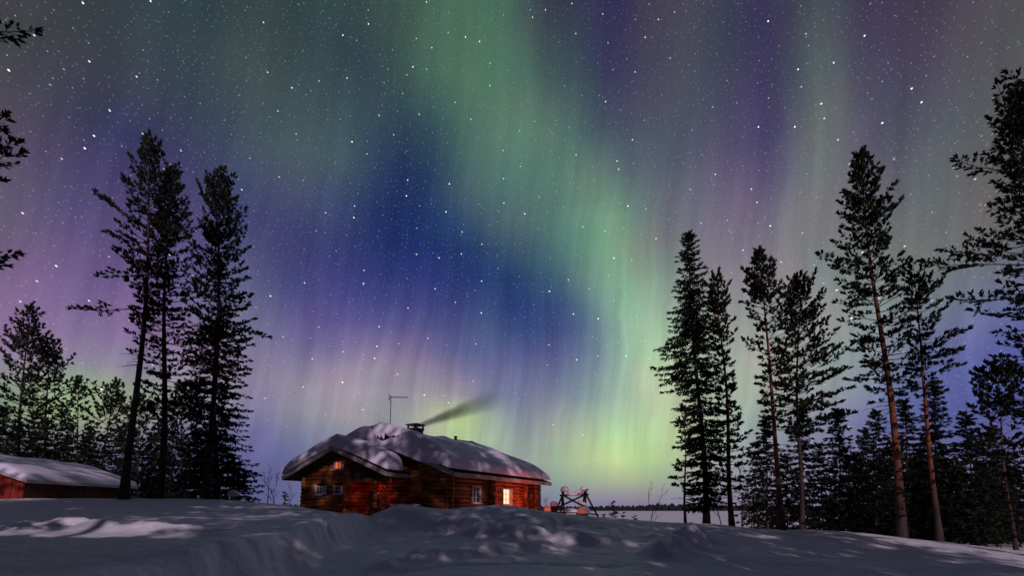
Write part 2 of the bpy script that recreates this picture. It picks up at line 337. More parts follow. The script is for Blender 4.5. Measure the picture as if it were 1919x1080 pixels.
# value noise on arrays
_P = RNG.random((256, 256))
def vnoise(x, y):
    xi = np.floor(x).astype(int); yi = np.floor(y).astype(int); fx = x-xi; fy = y-yi
    fx = fx*fx*(3-2*fx); fy = fy*fy*(3-2*fy)
    g = lambda a, b: _P[a & 255, b & 255]
    return (g(xi, yi)*(1-fx)+g(xi+1, yi)*fx)*(1-fy)+(g(xi, yi+1)*(1-fx)+g(xi+1, yi+1)*fx)*fy-.5
def fbm(x, y, s, o=3):
    r = 0
    for k in range(o): r = r+vnoise(x*s*2**k+17*k, y*s*2**k+31*k)/2**k
    return r

# ------------------------------------------------------------ terrain
def tps(pts, reg=.02):
    P = np.array(pts, float); n = len(P)
    def K(d2): return np.where(d2 > 1e-9, .5*d2*np.log(np.maximum(d2, 1e-9)), 0)
    d2 = ((P[:, None, :2]-P[None, :, :2])**2).sum(-1)
    A = np.zeros((n+3, n+3)); A[:n, :n] = K(d2)+np.eye(n)*reg; A[:n, n] = 1; A[:n, n+1:] = P[:, :2]; A[n, :n] = 1; A[n+1:, :n] = P[:, :2].T
    w = np.linalg.solve(A, np.concatenate([P[:, 2], np.zeros(3)]))
    def f(x, y):
        x = np.asarray(x, float); y = np.asarray(y, float); r = w[n]+w[n+1]*x+w[n+2]*y
        for i in range(n): r = r+w[i]*K((x-P[i, 0])**2+(y-P[i, 1])**2)
        return r
    return f
def pxs(L): return [tuple(at(*q)) for q in L]
E = EYE
far = [(-40, 60, E+.3), (-70, 60, E+.6), (-25, 60, E-.6), (-10, 60, E-2.2), (10, 60, E-3.2), (40, 60, E-3.6), (70, 60, E-3.6),
       (-30, 110, E-4.5), (0, 110, E-6), (50, 110, E-6), (110, 100, E-6), (-110, 110, E+.5), (-80, 20, E+.6), (80, 20, E-3)]
bank = tps(pxs([(0,937,23),(110,938,23),(230,936.5,25),(300,937,26),(400,938,26),(460,941,25),(520,947,24.5),(560,952,24.5),(620,962,23.5),(660,970,22),
    (0,985,11.8),(200,986,12),(380,1000,11.2),(480,1005,11),(0,1080,6.5),(200,1080,6.2),(330,1075,7),(395,1024,8.3),
    (300,960,17),(100,956,17),(0,958,16.5),(500,968,18.5),(600,981,14.5),(640,976,18),(560,990,13)])
    + [(-30,0,E-.7),(-8,0,E-.95),(-8,-30,E-1),(-30,-30,E-.6),(-32,34,E+.35),(-18,36,E+.1),(-12,34,E-.6),(-7.5,27,E-.85)]+far)
yard = tps(pxs([(550,1078,10.4),(600,1050,12.6),(650,1030,14.6),(690,1007,19),(700,987,23.5),(780,1007,18.5),(850,1006,18.8),(760,1042,12.6),(900,1017,16.2),(1000,1022,15),
    (700,1080,9.9),(960,1044,12.4),(960,1080,9.6),(1120,1030,14.4),(1200,1060,12.4),(1210,1080,11),(1500,1060,14),(1500,1080,12.6),(1900,1072,15.5),(1919,1080,14.6),
    (712,963,21.8),(740,957,22),(790,960,22.5),(850,964,22.6),(900,957,22.6),(940,952,23),(990,957,23.5),(1060,966,24),(1180,976,24),(1300,984,24),(1340,985,24),(1480,997,24),(1560,997,24),(1700,1011,24),(1900,1034,24),
    (880,1000,18.6),(1060,1012,17.2),(1230,1046,13.4),(1340,1015,17.5),(1340,1035,14.5),(1480,1020,18),(1700,1035,18.5),(1150,1008,18)])
    + [(-2,0,E-1.6),(8,0,E-1.8),(-2,-30,E-1.6),(20,-30,E-1.8),(25,0,E-2.4),(-3,31,E-.85),(2,32,E-.8),(5,40,E-.85),(12,34,E-1.5),(20,32,E-2.0),(28,30,E-2.4),(-7,26.5,E-1.0),(-9,34,E-.9)]+far)
def seg_d(x, y, pts):
    """distance and side to a polyline, plus position along it (0..1)"""
    best = np.full(np.shape(x), 1e9); tt = np.zeros(np.shape(x)); n = len(pts)-1
    for i in range(n):
        ax, ay = pts[i]; bx, by = pts[i+1]; L2 = (bx-ax)**2+(by-ay)**2
        t = np.clip(((x-ax)*(bx-ax)+(y-ay)*(by-ay))/L2, 0, 1)
        d = np.hypot(x-ax-t*(bx-ax), y-ay-t*(by-ay)); m = d < best
        best = np.where(m, d, best); tt = np.where(m, (i+t)/n, tt)
    return best, tt
def flat(L): return [tuple(at(*q)[:2]) for q in L]
R_BERM = flat([(0,988,11),(150,988,11.2),(300,995,11.1),(480,1006,10.9)])
R_EDGE = flat([(672,1076,10.2),(780,1052,11.6),(960,1030,14),(1060,1018,15.5)])
R_EDGE2 = flat([(800,1012,17.5),(870,1004,18.4),(900,1000,19)])
R_DIAG = flat([(1225,1046,13.4),(1270,1025,15.2),(1330,1000,18)])
R_STEP = flat([(1030,1018,16.2),(1045,1000,19),(1065,985,20.5),(1110,976,22.5)])
H_EDGE = flat([(704,984,22.6),(716,990,21.2),(760,993,20.4),(830,1001,19.2),(880,1010,18),(960,1017,17),(1060,1021,16.2),(1150,1020,16.4),(1228,1040,14.2)])
TRACKS = [flat([(700,1077,10),(860,1066,11),(1000,1060,11.5),(1200,1052,12.6)])]
def wall_x(y): return np.interp(y, [-30, 4, 10.4, 12.6, 14.6, 19, 21, 22.6, 24, 27], [-4.4, -4.5, -4.8, -5.05, -5.1, -5.65, -6.0, -6.6, -7.2, -8.2])
def sstep(t): t = np.clip(t, 0, 1); return t*t*(3-2*t)
def ground(x, y):
    x = np.asarray(x, float); y = np.asarray(y, float)
    zb, zy = bank(x, y), yard(x, y)
    jag = .30*fbm(x, y, .55, 2)+.26*fbm(x+7, y, 1.3, 3)
    d = (wall_x(y)-x)+jag
    k = sstep((d+.1)/(.42+.55*np.abs(fbm(x, y, .45, 2))))
    k = np.where(y > 45, .5, k)
    z = zy*(1-k)+zb*k
    # crumbly lip along the plough wall
    z = z+.10*np.exp(-((d-.6)/.35)**2)*(y < 24)
    near = np.exp(-np.maximum(y-26, 0)/10)
    z = z+near*(.16*fbm(x, y, .22, 2)+.06*fbm(x+50, y, .9, 3)+.026*fbm(x+5, y+80, 3.1, 2))*np.clip((y-3)/8, .2, 1)
    def ridge(pts, amp, w, rough=.3):
        d, t = seg_d(x, y, pts); e = sstep(t/.12)*sstep((1-t)/.12)
        return amp*e*np.exp(-(d/w)**2)*(1+rough*fbm(x, y, 2.2, 3)*2)
    z = z+ridge(R_BERM, .17, .34, .45)+ridge(R_EDGE, .24, .40)+ridge(R_EDGE2, .15, .4)+ridge(R_DIAG, .34, .55, .6)-ridge(R_STEP, .22, .28, .2)
    d, t = seg_d(x, y, H_EDGE); hx = np.array([p[0] for p in H_EDGE]); hy = np.array([p[1] for p in H_EDGE])
    sd = d*np.sign(y-np.interp(x, hx, hy))+.45*fbm(x+3, y, .8, 3)
    amp = np.interp(x, [hx[0], hx[1], hx[2], hx[4], hx[6], hx[7], hx[8]], [.04, .06, .26, .36, .46, .30, .12])*((x > hx[0]-.5) & (x < hx[-1]+1))*sstep((x-hx[0]+.5)/.8)*sstep((hx[-1]+1-x)/1.5)
    z = z+amp*sstep((sd+.25)/.75)*np.exp(-np.maximum(sd-.5, 0)/2.0)-.10*amp*np.exp(-((sd+.5)/.5)**2)
    for T in TRACKS: z = z-ridge(T, .08, .14, .1)
    # lumpy ploughed heap below the cabin
    hx, hy = at(960, 992, 20)[:2]
    m = np.exp(-((x-hx)/3.6)**2-((y-hy)/2.0)**2)
    z = z+m*(.75*np.abs(fbm(x+9, y, .75, 3))-.10)
    hx, hy = at(745, 972, 21.2)[:2]
    m = np.exp(-((x-hx)/1.3)**2-((y-hy)/1.0)**2)
    z = z+m*(.14*np.abs(fbm(x+3, y, .9, 2))-.06)
    hx, hy = at(1290, 1012, 17)[:2]
    m = np.exp(-((x-hx)/1.3)**2-((y-hy)/2.4)**2)
    z = z+m*(.45*np.abs(fbm(x+29, y, .8, 3)))
    return np.clip(z, E-6.5, E+3)
def gz(x, y): return float(ground(np.array([x]), np.array([y]))[0])
def axis(parts):
    out = []
    for a, b, s in parts: out += list(np.arange(a, b, s))
    return np.array(out)
gx = np.concatenate([-axis([(15.5, 30, .45), (30, 60, 2), (60, 220, 12)])[::-1], axis([(-15.5, 15.5, .085), (15.5, 30, .3), (30, 60, 2), (60, 230, 12)])])
gy = axis([(-40, -4, 2), (-4, 5, .4), (5, 25, .075), (25, 32, .25), (32, 60, 1), (60, 130, 6)])
GX, GY = np.meshgrid(gx, gy); GZ = ground(GX, GY)
nx, ny = len(gx), len(gy); idx = np.arange(nx*ny).reshape(ny, nx)
quads = np.stack([idx[:-1, :-1], idx[:-1, 1:], idx[1:, 1:], idx[1:, :-1]], -1).reshape(-1, 4)
tag(raw('snow_ground', np.stack([GX, GY, GZ], -1).reshape(-1, 3), quads, M['snow'], smooth=True), kind='structure')
LAKE = E-4.0
tag(raw('lake', [(-3000, 50, LAKE), (3000, 50, LAKE), (3000, 4000, LAKE), (-3000, 4000, LAKE)], [(0, 1, 2, 3)], M['lake_snow']), kind='structure')

# far shore: low forested hills
def shore():
    V = []; Fc = []
    xs = np.arange(-700, 700, 2.4)
    for row, (yy, hh) in enumerate(((430, 1.), (455, 1.2), (490, 1.45))):
        for x in xs:
            px = CX+F*x/yy
            top = np.interp(px, [-600, 480, 900, 1120, 1190, 1230, 1280, 1330, 1480, 1700, 2600], [6, 5, 3.5, 3.6, 4.2, 5.6, 6.0, 4.9, 4.4, 5.5, 6])*hh*.88
            h = top*random.uniform(.82, 1.12); w = random.uniform(1.6, 2.8); y = yy+random.uniform(-8, 8); n = len(V); x_ = x+random.uniform(-1, 1)
            V += [(x_-w, y-w*.6, LAKE-.5), (x_+w, y-w*.6, LAKE-.5), (x_+w, y+w, LAKE-.5), (x_-w, y+w, LAKE-.5),
                  (x_-w*.8, y-w*.4, LAKE+h*.6), (x_+w*.8, y-w*.4, LAKE+h*.6), (x_+w*.7, y+w*.5, LAKE+h*.6), (x_-w*.7, y+w*.5, LAKE+h*.6), (x_, y, LAKE+h)]
            Fc += [(n+a, n+(a+1) % 4, n+4+(a+1) % 4, n+4+a) for a in range(4)]+[(n+4+a, n+4+(a+1) % 4, n+8) for a in range(4)]
    o = raw('far_forest', V, Fc, M['far_trees'])
    tag(o, 'dark low band of forest along the far shore of the frozen lake', 'forest', kind='stuff')
shore()

# ------------------------------------------------------------ log cabin
TH = math.atan(.5222*math.cos(TILT))          # direction of the ridge, to the right of straight ahead
Cw = at(851, 893, 27)                          # front right eave corner of the main roof
GROUND = E-1.05
cabin = empty('log_cabin', (Cw.x, Cw.y, GROUND), -TH)
tag(cabin, 'log cabin with thick snow on its roof, smoking chimney and one bright window', 'cabin')
def h(z): return z+EYE-GROUND                  # heights given above the eye
EZ = Cw.z-EYE                                  # underside of the eave boards
SL = .395; RT = .24
MX0, MX1, MY0, MY1 = -12.15, 0., 0., 14.
GX0, GX1, GY0 = -12.15, -3.35, -1.75
MR, GR = (MX0+MX1)/2, (GX0+GX1)/2
def main_z(x): return h(EZ)+SL*(MX1-MR-abs(x-MR))
def gab_z(x): return h(EZ)+SL*(GX1-GR-abs(x-GR))

def log_wall(name, p0, p1, z0, z1, opens=(), top=None, ext=.24, dia=.245, parent=cabin, only=None):
    """p0,p1: plan points of the wall; opens: (a,b,zlo,zhi) along the wall; top(z) -> (a,b) limits along the wall"""
    b = MB(); p0, p1 = Vector((*p0, 0)), Vector((*p1, 0)); d = (p1-p0); L = d.length; d.normalize(); k = 0
    z = z0+dia/2
    while z < z1:
        lo, hi = -ext-random.uniform(0, .05), L+ext+random.uniform(0, .05)
        if top:
            t = top(z)
            if t is None: break
            lo, hi = max(lo, t[0]), min(hi, t[1])
        segs = [(lo, hi)]
        for a, c, u, v in opens:
            if u-.04 < z < v+.04:
                new = []
                for s, e in segs:
                    if a > s: new.append((s, min(e, a)))
                    if c < e: new.append((max(s, c), e))
                segs = [q for q in new if q[1]-q[0] > .03]
        for s, e in segs:
            n = max(2, int((e-s)/1.2)+1); r = dia*.505*random.uniform(.96, 1.04)
            pts = [p0+d*(s+(e-s)*i/(n-1))+Vector((0, 0, z+random.uniform(-.006, .006))) for i in range(n)]
            b.tube(pts, [r*random.uniform(.97, 1.03) for _ in pts], 10)
        # moss and caulking between this log and the next
        for s, e in segs:
            s2, e2 = max(s, .03), min(e, L-.03)
            if e2-s2 > .1: b.beam(p0+d*s2+Vector((0, 0, z+dia/2)), p0+d*e2+Vector((0, 0, z+dia/2)), .07, .06)
        z += dia; k += 1
    return b.build(name, M['log'], parent, smooth=True)
def log_column(name, p, z0, z1, dirs, L=.34, dia=.245, parent=cabin):
    """stack of short log ends where a cross wall meets the wall"""
    b = MB(); z = z0+dia; i = 0
    while z < z1:
        for dx, dy in dirs:
            l = L*random.uniform(.85, 1.1); q = Vector((p[0], p[1], z+random.uniform(-.008, .008))); e = q+Vector((dx, dy, 0))*l
            b.tube([q, e], dia*.5*random.uniform(.95, 1.05), 9)
        z += dia
    return b.build(name, M['log'], parent, smooth=True)
WXR, WXL, WYF, WYG, WYB = -.75, -11.3, .62, -.65, 10.5
FL = h(-1.0)
# windows: (centre along wall, sill z, width, height)
side_w = [(3.43-.62+.62, .20, 1.02, 1.08), (7.42, .10, 1.08, 1.15)]
opens = [(c-WYF-w/2, c-WYF+w/2, h(s), h(s+hh)) for c, s, w, hh in side_w]
log_wall('side_wall', (WXR, WYF), (WXR, WYB), FL, main_z(WXR)-.05, opens)
log_wall('back_wall', (WXR, WYB), (WXL, WYB), FL, main_z(MR), top=lambda z: None if (q := (MX1-MR)-(z-h(EZ)-.05)/SL) < .3 else (WXR-(MR+q), WXR-(MR-q)))
log_wall('side_wall', (WXL, WYG), (WXL, WYB), FL, main_z(WXL)-.05)
def gable_top(x0, ridge, half):
    def f(z):
        q = half-(z-h(EZ)-.02)/SL
        return None if q < .15 else (ridge-q-x0, ridge+q-x0)
    return f
log_wall('front_wall', (WXL, WYF), (WXR, WYF), FL, main_z(MR), top=gable_top(WXL, MR, MX1-MR))
# front block with two small windows and an attic window
def gwx(px, y=WYG):      # local x on a plane y=const seen at a photo column
    k = (px-CX)/(F/math.cos(TILT)); s, c = math.sin(TH), math.cos(TH)
    return (k*(Cw.y+c*y)-Cw.x-s*y)/(c+k*s)
def gzz(px, py, y=WYG):
    x = gwx(px, y); d = Cw.y-math.sin(TH)*x+math.cos(TH)*y
    return at(px, py, d).z-GROUND
FBX1 = -7.45
gw = []
for pl, pr_, pt, pb in ((592.5, 606, 912, 928), (627, 641, 911, 927), (626, 640.5, 865, 881.5)):
    xa, xb = gwx(pl), gwx(pr_); pm = (pl+pr_)/2
    gw.append((xa, xb, gzz(pm, pb), gzz(pm, pt)))
log_wall('gable_wall', (WXL, WYG), (FBX1, WYG), FL, gab_z(GR), [(a-WXL, b-WXL, u, v) for a, b, u, v in gw],
         top=lambda z: None if (q := (GX1-GR)-(z-h(EZ)-.02)/SL) < .15 else (GR-q-WXL, min(GR+q, FBX1+.24)-WXL))
log_wall('porch_wall', (FBX1, WYG), (FBX1, WYF), FL, gab_z(FBX1)-.1)
# boarded gable over the porch, porch posts of stacked logs
b = MB(); nb = 22
for i in range(nb):
    xa = FBX1+.25+(GX1-.3-FBX1-.25)*i/nb; xb = FBX1+.25+(GX1-.3-FBX1-.25)*(i+1)/nb-.012
    zt = gab_z((xa+xb)/2)-.03; zl = h(EZ)-.05
    if zt > zl+.05: b.box((xa, WYG-.02, zl), (xb, WYG+.02, zt))
b.build('gable_boards', M['dark_wood'], cabin)
MB().beam((FBX1+.2, WYG, h(EZ)-.13), (GX1-.45, WYG, h(EZ)-.13), .2, .2).build('porch_beam', M['log'], cabin)
for px in (703, 719):
    x = gwx(px); log_column('porch_post', (x-.12, WYG), FL-.05, h(EZ)-.2, ((1, 0),), L=.26, dia=.245)
log_column('corner_logs', (FBX1, WYG+.05), FL, gab_z(FBX1)-.35, ((0, -1),), L=.38)
log_column('corner_logs', (-2.62, WYF+.05), FL, main_z(-2.62)-.2, ((0, -1),), L=.34)
log_column('corner_logs', (WXR-.05, 5.15), FL, main_z(WXR)-.1, ((1, 0),), L=.58)
log_column('corner_logs', (WXR-.05, WYB), FL, main_z(WXR)-.1, ((1, 0),), L=.36)
# far porch: log pier under the corner of the roof, with a low railing
log_wall('porch_pier', (WXR-.62, 12.6), (WXR-.02, 12.6), FL, main_z(WXR)-.1, ext=.05)
log_wall('porch_pier', (WXR, 12.5), (WXR, 13.3), FL, main_z(WXR)-.1, ext=.12)
MB().beam((WXR, WYB+.2, h(EZ)+.16), (WXR, 13.6, h(EZ)+.16), .18, .18).build('porch_beam', M['log'], cabin)
r = MB(); r.beam((WXR, WYB+.1, h(-.25)), (WXR, 12.4, h(-.25)), .1, .12)
for i in range(8): r.beam((WXR, WYB+.3+i*.24, h(-.9)), (WXR, WYB+.3+i*.24, h(-.3)), .05, .05)
r.build('porch_railing', M['log'], cabin)
# door in the porch and front railing
d0 = gwx(697, WYF)
b = MB(); b.box((d0-.1, WYF-.17, FL), (d0+.85, WYF-.12, FL+2.0)); dr = b.build('door', M['dark_wood'], cabin)
MB().beam((d0, WYF-.2, FL+1.0), (d0, WYF-.2, FL+1.15), .03, .03).build('door_handle', M['metal'], dr)
xa, xb = gwx(733, -.55), gwx(787, -.55); zr = gzz(760, 949, -.55)
r = MB(); r.beam((xa, -.55, zr-.05), (xb, -.55, zr-.05), .14, .1)
for i in range(7):
    t = xa+.1+(xb-xa-.2)*i/6; r.beam((t, -.55, FL-.1), (t, -.55, zr-.1), .07, .07)
rl = r.build('railing', M['dark_wood'], cabin)
s_ = MB(); s_.tube([(xa+(xb-xa)*i/9, -.55, zr+.015+.012*math.sin(i*2.1)) for i in range(10)], [.07]+[.095]*8+[.06], 8)
s_.build('rail_snow', M['snow'], rl, True)
b = MB(); b.box((gwx(668, -1.3), -1.75, FL-.22), (gwx(725, -1.3), WYF-.12, FL-.03)); b.build('porch_floor', M['dark_wood'], cabin)

def window(c, right, out, w, hh, cols, rows, glass, shutter=None, sub=None):
    c, right, out = Vector(c), Vector(right), Vector(out); up = Vector((0, 0, 1))
    P = lambda a, z, o: c+right*a+up*z+out*o
    b = MB(); t = .075
    for s in (-1, 1): b.beam(P(s*(w/2-t/2), 0, .10), P(s*(w/2-t/2), hh, .10), t, .13, out)
    for z in (t/2, hh-t/2): b.beam(P(-w/2+t, z, .10), P(w/2-t, z, .10), .12, t, up)
    for i in range(1, cols): b.beam(P(-w/2+w*i/cols, t, .085), P(-w/2+w*i/cols, hh-t, .085), .035, .05, out)
    for i in range(1, rows):
        for k in range(cols):
            a0 = -w/2+w*k/cols+(t if k == 0 else .018); a1 = -w/2+w*(k+1)/cols-(t if k == cols-1 else .018)
            b.beam(P(a0, hh*i/rows, .085), P(a1, hh*i/rows, .085), .045, .033, up)
    f = b.build('window', M['white_wood'], cabin)
    g = MB(); g.beam(P(0, .03, .035), P(0, hh-.03, .035), w-.06, .02, out); g.build('pane', glass, f)
    s = MB(); s.beam(P(-w/2-.09, -.03, .14), P(w/2+.09, -.03, .14), .17, .055, up); s.build('sill', M['white_wood'], f)
    if shutter:
        q = MB(); a0 = w/2+.03
        for i in range(4):
            q.beam(P(a0+shutter*(i+.5)/4, .0, .15), P(a0+shutter*(i+.5)/4, hh, .15), shutter/4-.012, .03, out)
        for z in (.12, hh-.12): q.beam(P(a0, z, .175), P(a0+shutter, z, .175), .02, .07, up)
        q.build('shutter', M['white_wood'], f)
    if glass is M['glass_red']:
        for k in (-1, 1):
            cu = MB(); V = []; n = 9
            for i in range(n):
                for z in (.06, hh-.06):
                    V.append(P(k*(w/2-.05-.24*w*i/(n-1)), z, .052+.012*math.sin(i*2.2)))
            cu.add(V, [(2*i, 2*i+2, 2*i+3, 2*i+1) for i in range(n-1)]); cu.build('curtain', M['curtain'], f)
    return f
M['curtain'] = emit('curtain', (.5, .2, .05), (1., .20, .035), .75)
for i, (a, bb, u, v) in enumerate(gw):
    window(((a+bb)/2, WYG, u), (1, 0, 0), (0, -1, 0), bb-a, v-u, 2, 2 if i < 2 else 1, M['glass_red'] if i == 2 else M['glass_dark'], .36 if i < 2 else .3)
window((WXR, 3.43, h(.20)), (0, 1, 0), (1, 0, 0), 1.02, 1.08, 2, 3, M['glass_dark'])
window((WXR, 7.42, h(.10)), (0, 1, 0), (1, 0, 0), 1.08, 1.15, 2, 3, M['glass_lit'], .3)

# roof: slabs, barge boards and fascias
def slab(b, xa, za, xb, zb, y0, y1):
    n = Vector((-(zb-za), 0, xb-xa)).normalized()*RT
    if n.z < 0: n = -n
    P = [Vector((xa, 0, za)), Vector((xb, 0, zb)), Vector((xb, 0, zb+RT)), Vector((xa, 0, za+RT))]
    V = [p+Vector((0, y, 0)) for y in (y0, y1) for p in P]
    b.add(V, [(0, 1, 2, 3), (7, 6, 5, 4), (0, 4, 5, 1), (1, 5, 6, 2), (2, 6, 7, 3), (3, 7, 4, 0)])
b = MB(); slab(b, MX0, main_z(MX0), MR, main_z(MR), MY0, MY1); slab(b, MR+.001, main_z(MR), MX1, main_z(MX1), MY0, MY1)
slab(b, GX0, gab_z(GX0), GR, gab_z(GR), GY0, MY0-.02); slab(b, GR+.001, gab_z(GR), GX1, gab_z(GX1), GY0, WYF-.12)
roof = b.build('roof', M['roofing'], cabin)
bw = .25
def barge(x0, z0, x1, z1, y): MB().beam((x0, y, z0+bw/2-.02), (x1, y, z1+bw/2-.02), .035, bw, (0, 0, 1)).build('barge_board', M['grey_wood'], roof)
for y in (MY0-.02, MY1+.02):
    barge(MX0-.02, main_z(MX0), MR-.003, main_z(MR), y); barge(MR+.003, main_z(MR), MX1+.03, main_z(MX1), y)
barge(GX0-.02, gab_z(GX0), GR-.003, gab_z(GR), GY0-.02); barge(GR+.003, gab_z(GR), GX1+.03, gab_z(GX1), GY0-.02)
for q0, q1, hh_ in (((MX1+.022, MY0, h(EZ)+.10), (MX1+.022, MY1+.05, h(EZ)+.10), .25), ((MX0-.022, GY0, h(EZ)+.10), (MX0-.022, MY1, h(EZ)+.10), .25), ((GX1+.022, GY0+.02, h(EZ)+.10), (GX1+.022, WYF-.15, h(EZ)+.10), .22)):
    MB().beam(q0, q1, .035, hh_).build('fascia', M['grey_wood'], roof)

def snow_slab(name, x0, x1, y0, y1, zf, T, wx, wy, parent, seed, step=.09, mn=.16, m='roof_snow', droop=None, hole=None):
    """lying snow over a rectangle: wx = (left, right), wy = (near, far) distances over which it swells to full thickness"""
    xs = np.linspace(x0, x1, int((x1-x0)/step)+2); ys = np.linspace(y0, y1, int((y1-y0)/step)+2)
    A, B = np.meshgrid(xs, ys)
    wob = .3*fbm(A+seed, B, .5, 2)
    def prof(d, w): q = np.clip(d/(w*(1+wob)), 0, 1); return np.sqrt(np.maximum(1-(1-q)**2, 0))
    e = prof(A-x0, wx[0])*prof(x1-A, wx[1])*prof(B-y0, wy[0])*prof(y1-B, wy[1])
    dm = np.minimum(np.minimum(A-x0, x1-A), np.minimum(B-y0, y1-B))
    th = mn*(1+.5*fbm(A+seed*2, B, .7, 2))*prof(dm, .10)**.7+(T-mn)*e*(1+.5*fbm(A+seed, B+seed, .28, 2))
    base = zf(A)
    keep = np.ones(A.shape, bool)
    if droop: base = base-droop[1]*np.clip((droop[0]-B)/(droop[0]-y0), 0, 1)**1.5*np.clip((A-x0)/2, 0, 1)*np.clip((x1-.5-A)/1.5, 0, 1)
    if hole:
        q = ((A-hole[0])/hole[2])**2+((B-hole[1])/hole[3])**2+.5*fbm(A+5, B, 1.1, 2)
        th = th*sstep((q-.85)/.7); keep = q > .9
    Zt = base+th
    V1 = np.stack([A, B, Zt], -1).reshape(-1, 3); V0 = np.stack([A, B, base-.01+0*A], -1).reshape(-1, 3)
    ny_, nx_ = A.shape; I = np.arange(ny_*nx_).reshape(ny_, nx_)
    q = np.stack([I[:-1, :-1], I[:-1, 1:], I[1:, 1:], I[1:, :-1]], -1).reshape(-1, 4); q = q[(keep[:-1, :-1] & keep[1:, 1:]).reshape(-1)]
    N = ny_*nx_; q2 = q[:, ::-1]+N
    edge = []
    for line in (I[0, :], I[:, -1], I[-1, ::-1], I[::-1, 0]):
        for a, c in zip(line[:-1], line[1:]): edge += [(a+N, c+N, c, a)] if keep.flat[a] else []
    return raw(name, np.concatenate([V1, V0]), np.concatenate([q, q2, np.array(edge)]), M[m], parent, smooth=True)
def soft(f, ridge, half, k=.7):
    """roof height with the ridge rounded off, as lying snow does"""
    return lambda A: h(EZ)+SL*(half-(np.sqrt((A-ridge)**2+k*k)-k*.6))+RT+.004
ms = soft(main_z, MR, MX1-MR, .9); gs = soft(gab_z, GR, GX1-GR, .7)
def bare(A, B):   # bare strip where the small gable meets the front of the main roof
    return 1
snow_slab('roof_snow', MX0-.08, MX1-.04, MY0-.5, MY1+.04, lambda A: np.maximum(ms(A), h(EZ)+SL*(MX1-MR-np.abs(A-MR))+RT+.004), .95, (1.2, 1.5), (.45, 2.0), roof, 3, mn=.26, droop=(MY0, .36), hole=(-5.15, .10, 1.35, .5))
snow_slab('roof_snow', GX0-.06, GX1-.02, GY0-.02, -.30, lambda A: np.maximum(gs(A), h(EZ)+SL*(GX1-GR-np.abs(A-GR))+RT+.004), .82, (1.2, .6), (.45, .35), roof, 41, mn=.36)
# chimney with cover plate on legs
def local(px, py, d): return cabin.matrix_basis.inverted() @ at(px, py, d)
cabin.matrix_basis = Matrix.Translation((Cw.x, Cw.y, GROUND)) @ Matrix.Rotation(-TH, 4, 'Z')
cy = 4.05; cz0 = main_z(MR)+.2; ct = h(5.45)
b = MB(); b.box((MR-.38, cy-.38, cz0), (MR+.38, cy+.38, ct-.13)); b.box((MR-.43, cy-.43, ct-.13), (MR+.43, cy+.43, ct)); ch = b.build('chimney', M['brick'], cabin)
b = MB()
for a in (-1, 1):
    for c in (-1, 1): b.box((MR+a*.36-.05, cy+c*.36-.05, ct), (MR+a*.36+.05, cy+c*.36+.05, ct+.22))
b.box((MR-.08, cy-.08, ct), (MR+.08, cy+.08, ct+.2))
b.box((MR-.50, cy-.50, ct+.22), (MR+.50, cy+.50, ct+.29)); b.build('chimney_cover', M['metal'], ch)
b = MB(); b.tube([(MR+.1, 8.9, main_z(MR)), (MR+.1, 8.9, h(5.45))], .11, 10); b.tube([(MR+.1, 8.9, h(5.45)), (MR+.1, 8.9, h(5.53))], .15, 10); b.build('vent_pipe', M['metal'], cabin)
# television aerial
ay = 1.45; tz = gz; top = h(at(729, 745, 31.1).z-EYE)
b = MB(); b.tube([(MR, ay, main_z(MR)), (MR, ay, top+.08)], .026, 8); an = b.build('aerial', M['metal'], cabin)
b = MB(); dirv = Vector((.80, .25, -.045)); p0 = Vector((MR, ay, top))-dirv*.15; p1 = p0+dirv*1.55
b.tube([p0, p1], .02, 6)
for i in range(13):
    q = p0+(p1-p0)*(.12+.88*i/12); b.beam(q+Vector((-.12, .3, 0))*.5, q-Vector((-.12, .3, 0))*.5, .012, .012); b.beam(q+Vector((0, 0, .035)), q-Vector((0, 0, .035)), .012, .012)
for s in (-1, 1): b.beam(p0+Vector((0, 0, .17*s)), p0+Vector((.05, .0, .02*s)), .03, .03); b.beam(p0+Vector((-.1, .22, .17*s)), p0+Vector((.1, -.22, .17*s)), .02, .02)
b.build('aerial_boom', M['metal'], an)
# red lamp in the porch ceiling and hanging ornaments beside the steps
lx = gwx(708, .1)
b = MB(); b.lathe((lx, .1, h(.75)), [(.03, .2), (.06, .16), (.065, .02), (.04, -.02)], 10); lampb = b.build('porch_lamp', M['lamp_red'], cabin)
L = bpy.data.objects.new('porch_light', bpy.data.lights.new('porch_light', 'POINT')); COL.objects.link(L); L.parent = cabin
L.location = (lx-.12, .1, h(.85)); L.data.energy = 10; L.data.color = (1, .03, .02); L.data.shadow_soft_size = .08
b = MB(); x = gwx(731, -1.2)
b.tube([(x, -1.2, h(EZ)-.05), (x+.005, -1.2, h(EZ)-.35), (x, -1.2, h(EZ)-.8)], [.022, .016, .004], 6)
b.build('icicle', M['white_wood'], cabin)

# ------------------------------------------------------------ things round the cabin
def c2w(x, y, z=0): return cabin.matrix_basis @ Vector((x, y, z))
# lantern on the snow by the side wall
p = c2w(1.7, 9.0); p.z = gz(p.x, p.y)
ln = empty('lantern', p); tag(ln, 'small glowing lantern standing on the snow beside the bright side window', 'lantern')
MB().lathe((0, 0, 0), [(.13, 0), (.13, .05), (.10, .07)], 12).build('base', M['metal'], ln)
MB().lathe((0, 0, .075), [(.09, 0), (.10, .12), (.08, .26)], 12).build('glass', M['lamp_glow'], ln)
MB().lathe((0, 0, .34), [(.11, 0), (.07, .07), (.02, .11)], 12).build('top', M['metal'], ln)
L = bpy.data.objects.new('lantern_light', bpy.data.lights.new('lantern_light', 'POINT')); COL.objects.link(L); L.parent = ln
L.location = (0, 0, .75); L.data.energy = 180; L.data.color = (1, .135, .045); L.data.shadow_soft_size = .12
